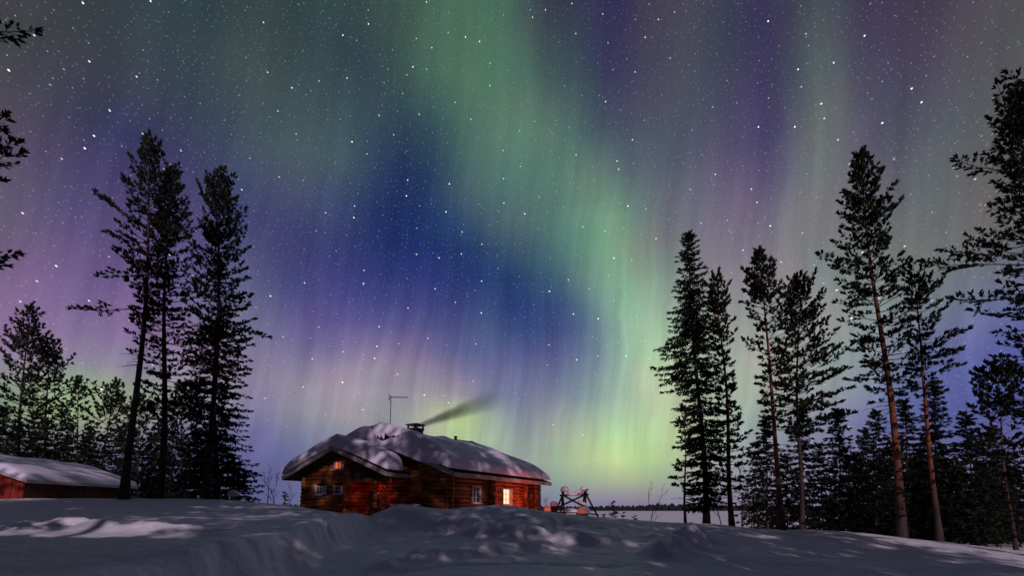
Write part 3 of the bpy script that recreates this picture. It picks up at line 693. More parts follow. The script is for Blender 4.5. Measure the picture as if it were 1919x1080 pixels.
# shovel beside the steps
p = c2w(gwx(661.5, -1.0), -1.0); p.z = FL+GROUND-.15
sh = empty('snow_shovel', p, -TH); tag(sh, 'pale snow shovel stood blade down against the dark porch corner', 'shovel')
b = MB(); b.add([(-.17, 0, 0), (.17, 0, 0), (.19, .03, .3), (-.19, .03, .3), (-.06, .06, .46), (.06, .06, .46), (-.17, .04, 0), (.17, .04, 0), (.19, .07, .3), (-.19, .07, .3), (-.06, .1, .46), (.06, .1, .46)],
      [(0, 1, 2, 3), (3, 2, 5, 4), (7, 6, 9, 8), (8, 9, 10, 11), (0, 6, 7, 1), (1, 7, 8, 2), (2, 8, 11, 5), (5, 11, 10, 4), (4, 10, 9, 3), (3, 9, 6, 0)]); b.build('blade', M['white_wood'], sh)
b = MB(); b.tube([(0, .08, .42), (0, .28, 1.35)], .018, 8); b.tube([(-.07, .28, 1.36), (.07, .28, 1.36)], .018, 8); b.build('handle', M['dark_wood'], sh)

# stumps with snow caps
def stump(px, py, d, r, hh, cap, label, cr=None):
    p = at(px, py, d); g = gz(p.x, p.y)
    t = empty('tree_stump', (p.x, p.y, g)); tag(t, label, 'stump', 'snow capped stumps by the log swing')
    ht = max(p.z-g, .3)
    MB().tube([(0, 0, -.2), (.01, 0, ht*.5), (0, .01, ht)], [r*1.12, r, r*.97], 12).build('stump_wood', M['dark_wood'], t, True)
    MB().blob((0, 0, ht+cap*.4), (cr or r*1.25, cr or r*1.25, cap), wob=.06).build('snow_cap', M['snow'], t, True)
stump(1026, 959, 37.5, .22, .4, .30, 'stump whose snow cap glows orange, nearest to the cabin wall', .30)
stump(1038, 949, 39, .25, .5, .28, 'tall snow capped stump left of the log swing, behind the orange glowing one', .32)
stump(1094, 963, 37, .36, .3, .38, 'wide low stump under a big snow dome in front of the log swing', .50)

# log swing frame
SD = 40.0
P = lambda px, py, dd=0: at(px, py, SD+dd)
g0 = P(1078, 966); sw = empty('log_swing', (g0.x, g0.y, gz(g0.x, g0.y))); tag(sw, 'log frame of a garden swing with crossed braces and round snow caps', 'swing')
inv = Vector(sw.location)
def lp(px, py, dd=0): return P(px, py, dd)-inv
def logp(name, a, c, r=.075): MB().tube([a, (a+c)/2, c], [r, r*1.03, r*.95], 9).build(name, M['dark_wood'], sw, True)
apL, apR = lp(1056, 925), lp(1096, 923)
logp('leg', apL+Vector((.05, .05, .1)), lp(1040, 963, -.7)); logp('leg', apL+Vector((-.1, 0, .12)), lp(1058, 966, -.9)); logp('leg', apL+Vector((0, .1, 0)), lp(1051, 962, .8))
logp('leg', apR+Vector((-.05, .05, .1)), lp(1121, 970, -.5)); logp('leg', apR+Vector((.1, 0, .1)), lp(1096, 968, -.9)); logp('leg', apR+Vector((0, .1, 0)), lp(1091, 962, .8))
logp('brace', lp(1055, 929, -.25), lp(1093, 950, -.5)); logp('brace', lp(1096, 928, -.3), lp(1043, 953, -.62))
logp('brace', lp(1090, 951, -.55), lp(1113, 952, -.4), .06)
logp('beam', lp(1049, 929.5, .1), lp(1103, 927.5, .1), .085)
logp('rail', lp(1086, 962, -.7), lp(1122, 966, -.5), .06); logp('rail', lp(1042, 961, -.8), lp(1062, 962, -.8), .06)
MB().tube([lp(1061, 927.5, .05), lp(1068, 927, .05), lp(1078, 926.5, .05), lp(1088, 926, .05), lp(1094, 926, .05)], [.10, .17, .18, .17, .10], 12).build('beam_snow', M['snow'], sw, True)
MB().blob(lp(1058.5, 919), (.39, .36, .31), wob=.05).build('snow_cap', M['snow'], sw, True)
MB().blob(lp(1094.5, 918.5), (.37, .34, .28), wob=.05).build('snow_cap', M['snow'], sw, True)
MB().tube([lp(1083, 940, -.5), lp(1090, 943, -.5), lp(1098, 947, -.5)], [.08, .14, .10], 10).build('brace_snow', M['snow'], sw, True)
# snow heaped garden table behind the frame
p = P(1069, 964, .6); tb = empty('garden_table', (p.x, p.y, gz(p.x, p.y))); tag(tb, 'low garden table buried under a sloping heap of snow inside the swing frame', 'table')
b = MB(); b.box((-.72, -.45, .35), (.72, .45, .42)); b.build('tabletop', M['dark_wood'], tb)
for sx_ in (-1, 1):
    for sy_ in (-1, 1): MB().box((sx_*.6-.05, sy_*.35-.05, -.2), (sx_*.6+.05, sy_*.35+.05, .349)).build('leg', M['dark_wood'], tb)
b = MB(); b.add([(-.8, -.5, .422), (.8, -.5, .422), (.8, .5, .422), (-.8, .5, .422), (-.72, -.42, .52), (.72, -.42, .52), (.72, .42, .52), (-.72, .42, .52), (-.3, -.1, .74), (.35, -.1, .74), (.35, .15, .74), (-.3, .15, .74)],
      [(3, 2, 1, 0)]+[(a, (a+1) % 4, 4+(a+1) % 4, 4+a) for a in range(4)]+[(4+a, 4+(a+1) % 4, 8+(a+1) % 4, 8+a) for a in range(4)]+[(8, 9, 10, 11)])
b.build('snow_heap', M['snow'], tb, True)

# ------------------------------------------------------------ red shed at the left
Sw = at(50, 904.5, 24); S2 = at(257, 916, 32.2)
sdir = math.atan2(S2.x-Sw.x, S2.y-Sw.y); SLn = math.hypot(S2.x-Sw.x, S2.y-Sw.y); sg = E+.1
shed = empty('red_shed', (Sw.x, Sw.y, sg), -sdir); tag(shed, 'low red wooden shed with a smooth thick snow roof, half behind the snowbank', 'shed')
se = Sw.z-sg; SW_ = 5.6; ssl = .36
def shed_z(x): return se+ssl*(SW_/2-abs(x+SW_/2))
b = MB(); n = 26
for i in range(n):
    xa = -SW_+.45+(SW_-.9)*i/n; xb = -SW_+.45+(SW_-.9)*(i+1)/n-.012; b.box((xa, .38+.012*(i % 2), -.6), (xb, .42+.012*(i % 2), shed_z((xa+xb)/2)))
b.build('front_wall', M['red_wood'], shed)
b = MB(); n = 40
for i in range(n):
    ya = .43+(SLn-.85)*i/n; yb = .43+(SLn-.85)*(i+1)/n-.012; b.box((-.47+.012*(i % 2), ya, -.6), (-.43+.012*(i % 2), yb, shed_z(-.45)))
b.build('side_wall', M['red_wood_shaded'], shed)
b = MB(); b.box((-SW_+.43, .45, -.6), (-SW_+.47, SLn-.4, shed_z(-SW_+.45))); b.box((-SW_+.48, SLn-.44, -.6), (-.48, SLn-.4, shed_z(-.45))); b.build('rear_wall', M['red_wood'], shed)
b = MB()
for xa, xb in ((-SW_, -SW_/2), (-SW_/2+.001, 0)):
    za, zb = shed_z(xa), shed_z(xb); V = [(x, y, z+o) for y in (0, SLn) for x, z, o in ((xa, za, 0), (xb, zb, 0), (xb, zb, .12), (xa, za, .12))]
    b.add(V, [(0, 1, 2, 3), (7, 6, 5, 4), (0, 4, 5, 1), (1, 5, 6, 2), (2, 6, 7, 3), (3, 7, 4, 0)])
srf = b.build('roof', M['roofing'], shed)
b = MB(); b.beam((.02, -.02, se+.04), (.02, SLn+.02, se+.04), .03, .16)
b.beam((-SW_/2, -.02, shed_z(-SW_/2)+.04), (.03, -.02, se+.04), .03, .16); b.beam((-SW_/2, -.02, shed_z(-SW_/2)+.04), (-SW_, -.02, se+.04), .03, .16); b.build('fascia', M['grey_wood'], srf)
snow_slab('roof_snow', -SW_-.1, .0, -.06, SLn+.06, lambda A: se+ssl*(SW_/2-np.abs(A+SW_/2)-.0)+.125, .46, (1, 1.2), (.6, 1.6), srf, 77, mn=.18)

# ------------------------------------------------------------ trees
def tube_np(pts, r0, r1, n):
    pts = np.asarray(pts); m = len(pts); d = np.gradient(pts, axis=0); d /= np.linalg.norm(d, axis=1)[:, None]+1e-9
    ref = np.array([.31, .17, .93]); r = np.cross(d, ref); l = np.linalg.norm(r, axis=1); bad = l < .1
    if bad.any(): r[bad] = np.cross(d[bad], [1, 0, 0])
    r /= np.linalg.norm(r, axis=1)[:, None]; u = np.cross(d, r)
    a = np.arange(n)*2*np.pi/n; rr = np.linspace(r0, r1, m) if np.isscalar(r0) else np.asarray(r0)
    V = pts[:, None]+(r[:, None]*np.cos(a)[None, :, None]+u[:, None]*np.sin(a)[None, :, None])*rr[:, None, None]
    I = np.arange(m*n).reshape(m, n); J = np.roll(I, -1, 1)
    Q = np.stack([I[:-1], J[:-1], J[1:], I[1:]], -1).reshape(-1, 4)
    return V.reshape(-1, 3), Q
def join(parts):
    V = []; Q = []; n = 0
    for v, q in parts: V.append(v); Q.append(q+n); n += len(v)
    return np.concatenate(V), np.concatenate(Q)
def tufts(pos, dirs, size, k, spread, width, rng):
    n = len(pos); d = np.repeat(dirs, k, 0)+rng.normal(0, spread, (n*k, 3)); d /= np.linalg.norm(d, axis=1)[:, None]
    p = np.repeat(pos, k, 0); s = np.repeat(size, k)*rng.uniform(.7, 1.15, n*k)
    q = rng.normal(0, 1, (n*k, 3)); w = np.cross(d, q); w /= np.linalg.norm(w, axis=1)[:, None]
    w *= (s*width)[:, None]; tip = p+d*s[:, None]; mid = p+d*(s*.58)[:, None]
    V = np.stack([p, mid+w, tip, mid-w], 1).reshape(-1, 3)
    return V, np.arange(n*k*4).reshape(-1, 4)
def conifer(kind, base, top, prof, label, rng, group=None, spec=(), r0=None, dens=1., tuft=.24, dead=0, bare_to=None, name=None, wh=.37, gap=.0, bark=None):
    """prof: (photo row, reach to the left, reach to the right) in photo pixels from the top of the crown downward; base = (column, depth)"""
    bp = at(base[0], 960, base[1]); D = base[1]
    root = Vector((bp.x, bp.y, gz(bp.x, bp.y)))
    tp = at(top[0], top[1], D); H = tp.z-root.z
    name = name or ('pine_tree' if kind == 'pine' else 'spruce_tree')
    t = empty(name, root); tag(t, label, 'tree', group)
    ax = np.array([tp.x-root.x, tp.y-root.y, H]); n = 14
    s = np.linspace(0, 1, n); wob = np.stack([np.sin(s*rng.uniform(2, 5)+rng.uniform(0, 6)), np.cos(s*rng.uniform(2, 5)+rng.uniform(0, 6)), 0*s], -1)*.012*H*(s*(1-s)*4)[:, None]
    axis_p = s[:, None]*ax+wob; axis_p[0] -= np.array([0, 0, .4])
    r0 = r0 or H*.0096
    rr = r0*(1-s*.93)*(1+.5*np.exp(-s*26))
    parts = [tube_np(axis_p, rr, 0, 9)]
    def on(f): return np.array([np.interp(f, s, axis_p[:, i]) for i in range(3)])
    pf = np.array(prof, float); zs = np.array([at(top[0], q, D).z-root.z for q in pf[:, 0]])/H
    mpp = D/F
    tpos = []; tdir = []; tsz = []
    def branch(f, azi, L, spine_up, r, needles=1., start=.25):
        o = on(f); hd = np.array([math.cos(azi), math.sin(azi), 0])
        e0, e1 = spine_up; m = 6; pts = [o]; p = o.copy()
        kink = rng.normal(0, .16)
        for i in range(1, m+1):
            e = e0+(e1-e0)*(i/m); a2 = kink*i/m; hh = np.array([hd[0]*math.cos(a2)-hd[1]*math.sin(a2), hd[0]*math.sin(a2)+hd[1]*math.cos(a2), 0])
            p = p+(hh*math.cos(e)+np.array([0, 0, math.sin(e)]))*(L/m)+rng.normal(0, .012*L, 3); pts.append(p)
        pts = np.array(pts); parts.append(tube_np(pts, r, max(.005, r*.18), 4))
        if needles <= 0:
            for _ in range(int(L*3)):
                q = rng.uniform(.25, 1); a = np.array([np.interp(q*m, range(m+1), pts[:, i]) for i in range(3)])
                dd = rng.normal(0, 1, 3)+hd*1.2; dd /= np.linalg.norm(dd); parts.append(tube_np(np.array([a, a+dd*rng.uniform(.15, .4)*min(1, L/2)]), .008, .004, 3))
            return
        step = (.25 if kind == 'pine' else .20)/dens; nt = max(2, int(L*(1-start)/step))
        for i in range(nt+1):
            q = start+(1-start)*i/nt; a = np.array([np.interp(q*m, range(m+1), pts[:, c]) for c in range(3)])
            i0 = min(int(q*m), m-1); d0 = pts[i0+1]-pts[i0]; d0 /= np.linalg.norm(d0); side = np.cross(d0, [0, 0, 1]); side /= np.linalg.norm(side)+1e-9
            if i == nt:
                for z in range(3): tpos.append(a+d0*(z*.07-.1)); tdir.append(d0+np.array([0, 0, .25 if kind == 'pine' else -.05])); tsz.append(tuft*1.05)
                continue
            for sg in (-1, 1):
                if rng.random() > needles: continue
                tl = (.12+.34*L*(1-q)**.8*rng.uniform(.6, 1.15))*(1 if kind == 'pine' else .9)
                tl = min(tl, .85)
                td = d0*.75+side*sg*rng.uniform(.5, 1.)+np.array([0, 0, rng.uniform(-.05, .35) if kind == 'pine' else rng.uniform(-.45, .0)]); td /= np.linalg.norm(td)
                if tl > .3: parts.append(tube_np(np.array([a, a+td*tl]), .010, .004, 3))
                k = max(1, int(tl/(tuft*.62)))
                for z in range(k):
                    u = (z+1)/k*tl if kind == 'pine' else (z+.4)/k*tl
                    if kind == 'pine' and u < tl*.45: continue
                    dd = td+np.array([0, 0, rng.uniform(.0, .55) if kind == 'pine' else rng.uniform(-.5, .1)])+rng.normal(0, .18, 3)
                    tpos.append(a+td*(u-tuft*.5)+rng.normal(0, .02, 3)); tdir.append(dd/np.linalg.norm(dd)); tsz.append(tuft*rng.uniform(.75, 1.3))
    f = 1-.15/H; zmin = zs.min()
    while f > zmin:
        rl, rr_ = np.interp(-f, -zs, pf[:, 1])*mpp, np.interp(-f, -zs, pf[:, 2])*mpp
        nb = rng.integers(3, 6) if kind == 'pine' else rng.integers(5, 8); a0 = rng.uniform(0, 6.28); q = (1-f)/(1-zmin+1e-6)
        for b_ in range(nb):
            if rng.random() < gap: continue
            a = a0+b_*2*math.pi/nb+rng.normal(0, .25); ca = math.cos(a)
            R = (rl if ca < 0 else rr_); R = R*abs(ca)+(rl+rr_)/2*(1-abs(ca)); R *= rng.uniform(.45, 1.2) if kind == 'pine' else rng.uniform(.72, 1.2)
            if R < .06: R = .06
            if kind == 'pine': e = (rad(58)*(1-q)**2.2-rad(8)*q+rng.normal(0, .12), rad(62)*(1-q)**1.3+rad(12)+rng.normal(0, .1))
            else: e = (rad(40)*(1-q)**4-rad(20)*q+rng.normal(0, .08), rad(30)*(1-q)**4-rad(14)+rad(10)*q+rng.normal(0, .08))
            cs = math.cos((e[0]+e[1])/2)
            branch(f-rng.uniform(0, .3)/H, a, R/max(cs, .45), e, max(.012, r0*.16*min(1, R)), start=(.12 if q < .3 else .38) if kind == 'pine' else (.12 if q < .4 else .25))
        f -= wh*rng.uniform(.8, 1.2)/H
    for tx, ty, sy in spec:                                  # long limbs reaching a seen tip
        tip = np.array(at(tx, ty, D))-np.array(root); f = (at(top[0], sy, D).z-root.z)/H; o = on(f); d = tip-o; L = np.linalg.norm(d)
        e = math.asin(d[2]/L); branch(f, math.atan2(d[1], d[0])+rng.normal(0, .05), L*1.02, (e-.12, e+.12), max(.03, r0*.2), 1., .35)
    for _ in range(dead):
        lo = min(bare_to or .2, zmin*.75); f = rng.uniform(lo, zmin); branch(f, rng.uniform(0, 6.28), rng.uniform(.4, 1.7), (rng.uniform(-.3, .1), rng.uniform(-.5, .1)), .016, 0)
    V, Q = join(parts); to = raw('trunk', V, Q, M[bark or ('pine_bark' if kind == 'pine' else 'bark')], t, smooth=True)
    to.data.materials.append(M['twig']); mi = np.ones(len(Q), np.int32); mi[:len(parts[0][1])] = 0; to.data.polygons.foreach_set('material_index', mi)
    V, Q = tufts(np.array(tpos), np.array(tdir), np.array(tsz), 7 if kind == 'pine' else 5, .30 if kind == 'pine' else .28, .15 if kind == 'pine' else .12, rng)
    raw('crown', V, Q, M['needles'] if kind == 'pine' else M['spruce'], t)
    return t
rs = lambda n: np.random.default_rng(n)
LG, LB, RG, RB = 'tall trees on the left snowbank', 'forest trees behind the red shed', 'tall trees at the right edge of the yard', 'young spruces under the right hand pines'
conifer('pine', (230, 25), (283, 265), [(265,8,8),(300,22,22),(340,36,28),(400,50,42),(450,55,48),(500,50,46),(550,24,38),(600,14,34)], 'tallest pine on the left, long bare lower trunk standing in front of the shed end', rs(1), LG,
        spec=[(177,357,425),(182,518,512),(150,590,575),(195,435,455)], dead=14, bare_to=.42, bark='bark')  # left clump pines: dark bark colour stands in for shade on the trunks
conifer('pine', (297, 27), (325, 328), [(328,10,10),(370,26,30),(420,36,40),(480,46,54),(560,50,56),(650,58,60),(720,58,54),(780,32,38)], 'middle pine of the left clump with a pale streaked lower trunk', rs(2), LG, dead=16, bare_to=.22, bark='bark')
conifer('pine', (385, 27), (413, 328), [(328,8,8),(370,28,26),(420,42,45),(500,54,55),(560,56,60),(620,56,66),(680,56,60),(760,54,52),(840,45,44)], 'rightmost tall pine of the left clump with a slim pointed top', rs(3), LG, spec=[(493,626,600)], dead=6, bark='bark')
conifer('spruce', (406, 28.5), (409, 480), [(480,5,5),(560,22,30),(640,38,50),(720,45,58),(800,50,60),(900,52,64)], 'drooping spruce crowded against the rightmost tall pine of the left clump', rs(4), LG)
for i, (bx, D, tx, ty, w, kd, lb) in enumerate([
    (30, 38, 56, 578, 52, 'pine', 'tallest pine above the shed roof at the far left'),
    (85, 40, 92, 642, 46, 'pine', 'broad dark pine just right of the tallest one above the shed'),
    (138, 40, 147, 712, 30, 'pine', 'slender small pine standing alone above the middle of the shed roof'),
    (182, 42, 215, 722, 46, 'pine', 'bushy pine showing just left of the longest bare trunk'),
    (256, 40, 264, 746, 44, 'pine', 'low pine between the first two tall trunks on the left'),
    (340, 37, 338, 728, 50, 'pine', 'dark round pine filling the gap between the second and third tall trunks'),
    (2, 36, 3, 762, 40, 'spruce', 'dark spruce cut by the left edge above the shed'),
    (60, 46, 66, 770, 40, 'spruce', 'low spruce under the tallest pine behind the shed'),
    (118, 46, 116, 768, 34, 'spruce', 'low spruce behind the slender lone pine above the shed'),
    (165, 46, 168, 800, 30, 'spruce', 'short spruce above the right end of the shed roof'),
    (225, 48, 226, 796, 34, 'spruce', 'short spruce hidden behind the longest bare trunk'),
    (298, 46, 300, 784, 36, 'spruce', 'short spruce behind the pale streaked trunk'),
    (365, 44, 366, 800, 36, 'spruce', 'short spruce behind the foot of the rightmost tall pine'),
    (436, 33, 436, 850, 26, 'spruce', 'young spruce at the right foot of the left clump'),
    (459, 36, 459, 876, 27, 'spruce', 'small lone spruce on the snowbank nearest the bare birches'),
    ]):
    ht = 935-ty
    if kd == 'pine': pr2 = [(ty, 5, 5), (ty+ht*.1, w*.45, w*.45), (ty+ht*.28, w*.85, w*.85), (ty+ht*.5, w, w), (ty+ht*.75, w*.9, w*.9), (ty+ht*.9, w*.5, w*.5)]
    else: pr2 = [(ty, 3, 3), (ty+ht*.2, w*.35, w*.35), (ty+ht*.5, w*.7, w*.7), (ty+ht*.95, w, w)]
    conifer(kd, (bx, D), (tx, ty), pr2, lb, rs(20+i), LB, bark='bark', tuft=.30, dens=.75, wh=.55 if kd == 'pine' else .45)
conifer('pine', (-185, 14), (-96, -160), [(-160,10,10),(0,70,100),(100,90,80),(250,120,128),(300,120,118),(380,80,50),(480,100,116),(540,60,80)], 'near pine whose branches poke in at the left edge', rs(5), None,
        spec=[(44,36,60),(48,298,330),(45,492,500),(28,232,280)], dead=3, tuft=.22, gap=.35)
# right hand group
conifer('spruce', (1323, 26), (1291, 430), [(430,3,3),(480,17,17),(540,26,28),(600,38,38),(650,58,42),(700,64,42),(740,36,36),(800,46,36),(880,42,36),(950,30,28)], 'tall narrow spruce nearest the lake, leftmost of the right hand trees', rs(6), RG, spec=[(1233,652,640),(1230,693,680)], wh=.27, dens=1.35)
conifer('pine', (1371, 25.5), (1339, 520), [(520,6,6),(560,20,34),(620,24,32),(680,16,16),(740,14,20),(800,24,40),(850,26,46),(920,14,26)], 'thin pine leaning in against the tall narrow spruce', rs(7), RG, dead=12, bare_to=.1)
conifer('pine', (1465, 25), (1421, 472), [(472,6,6),(500,22,22),(540,36,40),(580,32,56),(620,16,74),(660,16,84),(700,12,92),(760,10,100),(800,8,50)], 'red barked pine with a crown swept to the right', rs(8), RG, spec=[(1585,690,720),(1392,640,665)], dead=22, bare_to=.2)
conifer('pine', (1500, 28), (1500, 524), [(524,8,18),(560,26,28),(620,30,54),(690,40,84),(760,40,92),(810,30,60)], 'pine with a rounded crown just behind the red barked swept pine', rs(9), RG, dead=8, spec=[(1588,695,730),(1600,780,790)], r0=.13, bark='bark')
conifer('pine', (1688, 24), (1612, 290), [(290,6,8),(330,20,26),(380,30,58),(440,46,56),(490,60,50),(540,58,60),(600,68,72),(660,70,72),(720,58,60),(755,20,30)], 'tallest red trunked pine on the right, rising clear of the others', rs(10), RG, spec=[(1531,488,520),(1688,372,420)], dead=20, bare_to=.3)
conifer('pine', (1757, 24), (1712, 500), [(500,8,8),(545,14,46),(600,24,58),(650,28,76),(700,28,58),(750,18,30)], 'slim pine with a thin lit trunk beside the tallest right hand pine', rs(11), RG, dead=16, bare_to=.25, gap=.2)
conifer('pine', (1945, 19), (1902, 188), [(188,8,8),(240,32,30),(300,84,40),(340,56,50),(420,62,50),(480,110,60),(530,92,60),(580,96,60),(640,56,50),(700,50,50),(800,46,50),(900,40,40)], 'big near pine cut by the right edge with long outstretched limbs', rs(12), RG,
        spec=[(1738,486,500),(1790,305,330),(1800,560,560),(1770,470,480)], dead=6, tuft=.22)
conifer('pine', (2075, 17), (2010, -80), [(-80,10,10),(60,90,60),(140,128,60),(200,70,60),(300,60,60)], 'pine beyond the right edge showing only one branch tip near the top corner', rs(13), None, spec=[(1882,146,165)], dead=0, gap=.6, tuft=.22)
conifer('pine', (1896, 22), (1868, 690), [(690,5,5),(720,34,30),(780,44,40),(860,50,44),(940,50,44),(1000,40,40)], 'shorter pine with green sheen below the big near pine at the right edge', rs(14), RG)
conifer('pine', (1284, 25), (1281, 760), [(760,4,4),(800,14,10),(850,26,14),(900,34,20),(930,8,8)], 'spindly half bare sapling left of the tall narrow spruce', rs(15), RG, gap=.6, r0=.07, dead=5, bare_to=.3)
for i, (bx, D, tx, ty, w, lb) in enumerate([
    (1437, 30, 1433, 778, 36, 'young spruce at the left of the row, behind the red barked swept pine'),
    (1506, 29, 1500, 764, 42, 'young spruce just right of the red barked swept trunk'),
    (1574, 30, 1568, 764, 40, 'pointed young spruce midway between the swept pine and the tallest right pine'),
    (1636, 30, 1641, 766, 46, 'broad young spruce just left of the tallest right hand trunk'),
    (1700, 31, 1692, 746, 40, 'young spruce showing right behind the tallest right hand trunk'),
    (1752, 33, 1750, 712, 44, 'tall young spruce behind the slim pine with the thin lit trunk'),
    (1826, 28, 1808, 772, 50, 'dark pointed spruce alone between the slim pine and the right edge'),
    (1862, 30, 1858, 800, 36, 'spruce in the gap left of the shorter pine at the right edge'),
    (1607, 36, 1606, 846, 30, 'small spruce low behind the gap left of the broad young spruce'),
    (1664, 36, 1664, 838, 30, 'small spruce low between the broad young spruce and the tallest trunk'),
    (1724, 37, 1722, 838, 30, 'small spruce low between the two lit trunks'),
    (1782, 26, 1785, 900, 34, 'bushy little spruce on the slope right of the slim lit trunk'),
    (1842, 25, 1838, 925, 40, 'lowest bushy spruce on the slope near the right corner'),
    ]):
    ht = 1005-ty
    conifer('spruce', (bx, D), (tx, ty), [(ty, 3, 3), (ty+ht*.2, w*.36, w*.36), (ty+ht*.5, w*.75, w*.75), (ty+ht*.97, w*1.15, w*1.15)], lb, rs(60+i), RB, tuft=.27, dens=1.1, wh=.31)

for i, (bx, D, ty, w) in enumerate([(20, 44, 800, 44), (75, 47, 790, 46), (112, 42, 826, 40), (150, 44, 836, 40), (190, 43, 812, 46), (240, 42, 800, 40), (275, 45, 812, 44), (318, 44, 806, 44), (345, 41, 828, 42), (388, 40, 806, 46), (412, 38, 836, 40)]):
    ht = 940-ty
    conifer('spruce', (bx, D), (bx+(960-bx)*.012, ty), [(ty, 3, 3), (ty+ht*.2, w*.4, w*.4), (ty+ht*.5, w*.8, w*.8), (ty+ht*1.0, w*1.1, w*1.1)], 'dark low spruce of the dense thicket behind the red shed', rs(200+i), 'dark spruces of the left hand thicket', tuft=.36, dens=.7, wh=.5)
for i, (bx, D, ty, w) in enumerate([(1420, 40, 830, 34), (1475, 42, 850, 34), (1540, 43, 830, 40), (1590, 40, 838, 40), (1625, 44, 806, 40), (1655, 38, 850, 44), (1690, 42, 815, 44), (1722, 36, 862, 50), (1745, 43, 800, 44), (1775, 38, 845, 50), (1800, 34, 880, 50), (1835, 40, 826, 50), (1870, 36, 850, 54), (1905, 32, 870, 60), (1815, 29, 925, 44), (1870, 28, 935, 46)]):
    ht = 1000-ty
    conifer('spruce', (bx, D), (bx+(960-bx)*.01, ty), [(ty, 3, 3), (ty+ht*.2, w*.4, w*.4), (ty+ht*.5, w*.8, w*.8), (ty+ht*1.02, w*1.2, w*1.2)], 'dark spruce of the dense thicket behind the right hand trunks', rs(160+i), 'dark spruces of the right hand thicket', tuft=.34, dens=.7, wh=.5)
# bare birches and saplings near the water
def birch(px, py_top, D, label, rng, spread=.35, lvl=4, r=None, group='bare birches'):
    p = at(px, 960, D); root = Vector((p.x, p.y, max(gz(p.x, p.y), LAKE))); H = at(px, py_top, D).z-root.z
    t = empty('birch_tree', root); tag(t, label, 'tree', group); trunk = []; twig = []
    def grow(o, d, L, r, k):
        pts = [o]; dd = d
        for i in range(3):
            dd = dd+rng.normal(0, .07, 3)+np.array([0, 0, .03]); dd /= np.linalg.norm(dd); pts.append(pts[-1]+dd*L/3)
        pts = np.array(pts); (trunk if k <= 1 else twig).append(tube_np(pts, r, r*.6, 5 if k < 2 else 3))
        if k >= lvl: return
        for i in range(int(rng.integers(3, 6))):
            q = rng.uniform(.25, 1); a = pts[0]+(pts[-1]-pts[0])*q; s = rng.normal(0, 1, 3); s -= dd*np.dot(s, dd); s /= np.linalg.norm(s)
            nd_ = dd+s*spread*rng.uniform(.8, 1.7); nd_ /= np.linalg.norm(nd_); grow(a, nd_, L*rng.uniform(.36, .58), r*.45, k+1)
    r = r or H*.012
    grow(np.array([0, 0, -.2]), np.array([0, 0, 1.]), H*.62, r, 0)
    grow(np.array([0, 0, H*.58]), np.array([rng.normal(0, .1), 0, 1.]), H*.36, r*.6, 1)
    V, Q = join(trunk); raw('trunk', V, Q, M['birch'], t); V, Q = join(twig); raw('crown', V, Q, M['birch'], t)
birch(1216, 914, 48, 'lone bare birch in front of the frozen lake', rs(90), .45)
birch(500, 876, 40, 'bare birch at the right end of the left forest, taller of the pair', rs(91))
birch(516, 884, 44, 'bare birch just right of the taller one by the left forest', rs(92))
birch(541, 908, 42, 'bare birch close against the left corner of the cabin', rs(93))
birch(1388, 868, 36, 'bare birch right of the thin leaning pine', rs(94), .4)
birch(1412, 880, 38, 'bare birch left of the red barked swept trunk', rs(95), .4)
birch(1352, 900, 37, 'bare birch between the narrow spruce and the thin leaning pine', rs(96), .4)
birch(1590, 890, 34, 'bare birch among the young spruces on the right', rs(97), .4)
birch(1025, 932, 52, 'small bare birch right of the cabin corner, far behind the stumps', rs(98), .4)
for i, (px, ty, D, w, lb) in enumerate([(1149, 936, 34, 8, 'little snowbound spruce standing up against the lake, tallest of its patch'), (1167, 958, 33, 10, 'tiny spruce sapling beside the taller one before the lake'),
                          (1132, 957, 33, 8, 'tiny sapling poking from the snow right of the log swing'), (1188, 962, 32, 10, 'rightmost tiny sapling of the patch before the lake'),
                          (533, 918, 38, 8, 'tiny spruce on the snowbank left of the cabin')]):
    conifer('spruce', (px, D), (px, ty), [(ty, 1, 1), (ty+14, w*.6, w*.6), (ty+35, w, w)], lb, rs(120+i), 'tiny saplings in the snow', tuft=.13, dens=1.2, wh=.22, r0=.03, gap=.35)
# snow lump on a bush under the left clump
p = at(437, 930, 31); t = empty('snowy_bush', (p.x, p.y, gz(p.x, p.y))); tag(t, 'round bush under a lump of snow at the foot of the left clump', 'bush')
b = MB()
for i in range(60):
    a = random.uniform(0, 6.28); e = random.uniform(.2, 1.4); l = random.uniform(.4, .75); b.tube([(0, 0, 0), (l*math.cos(a)*math.cos(e), l*math.sin(a)*math.cos(e), l*math.sin(e))], [.012, .004], 3)
b.build('twigs', M['bark'], t); MB().blob((0, 0, .55), (.34, .3, .28), wob=.12).build('snow_cap', M['snow'], t, True)

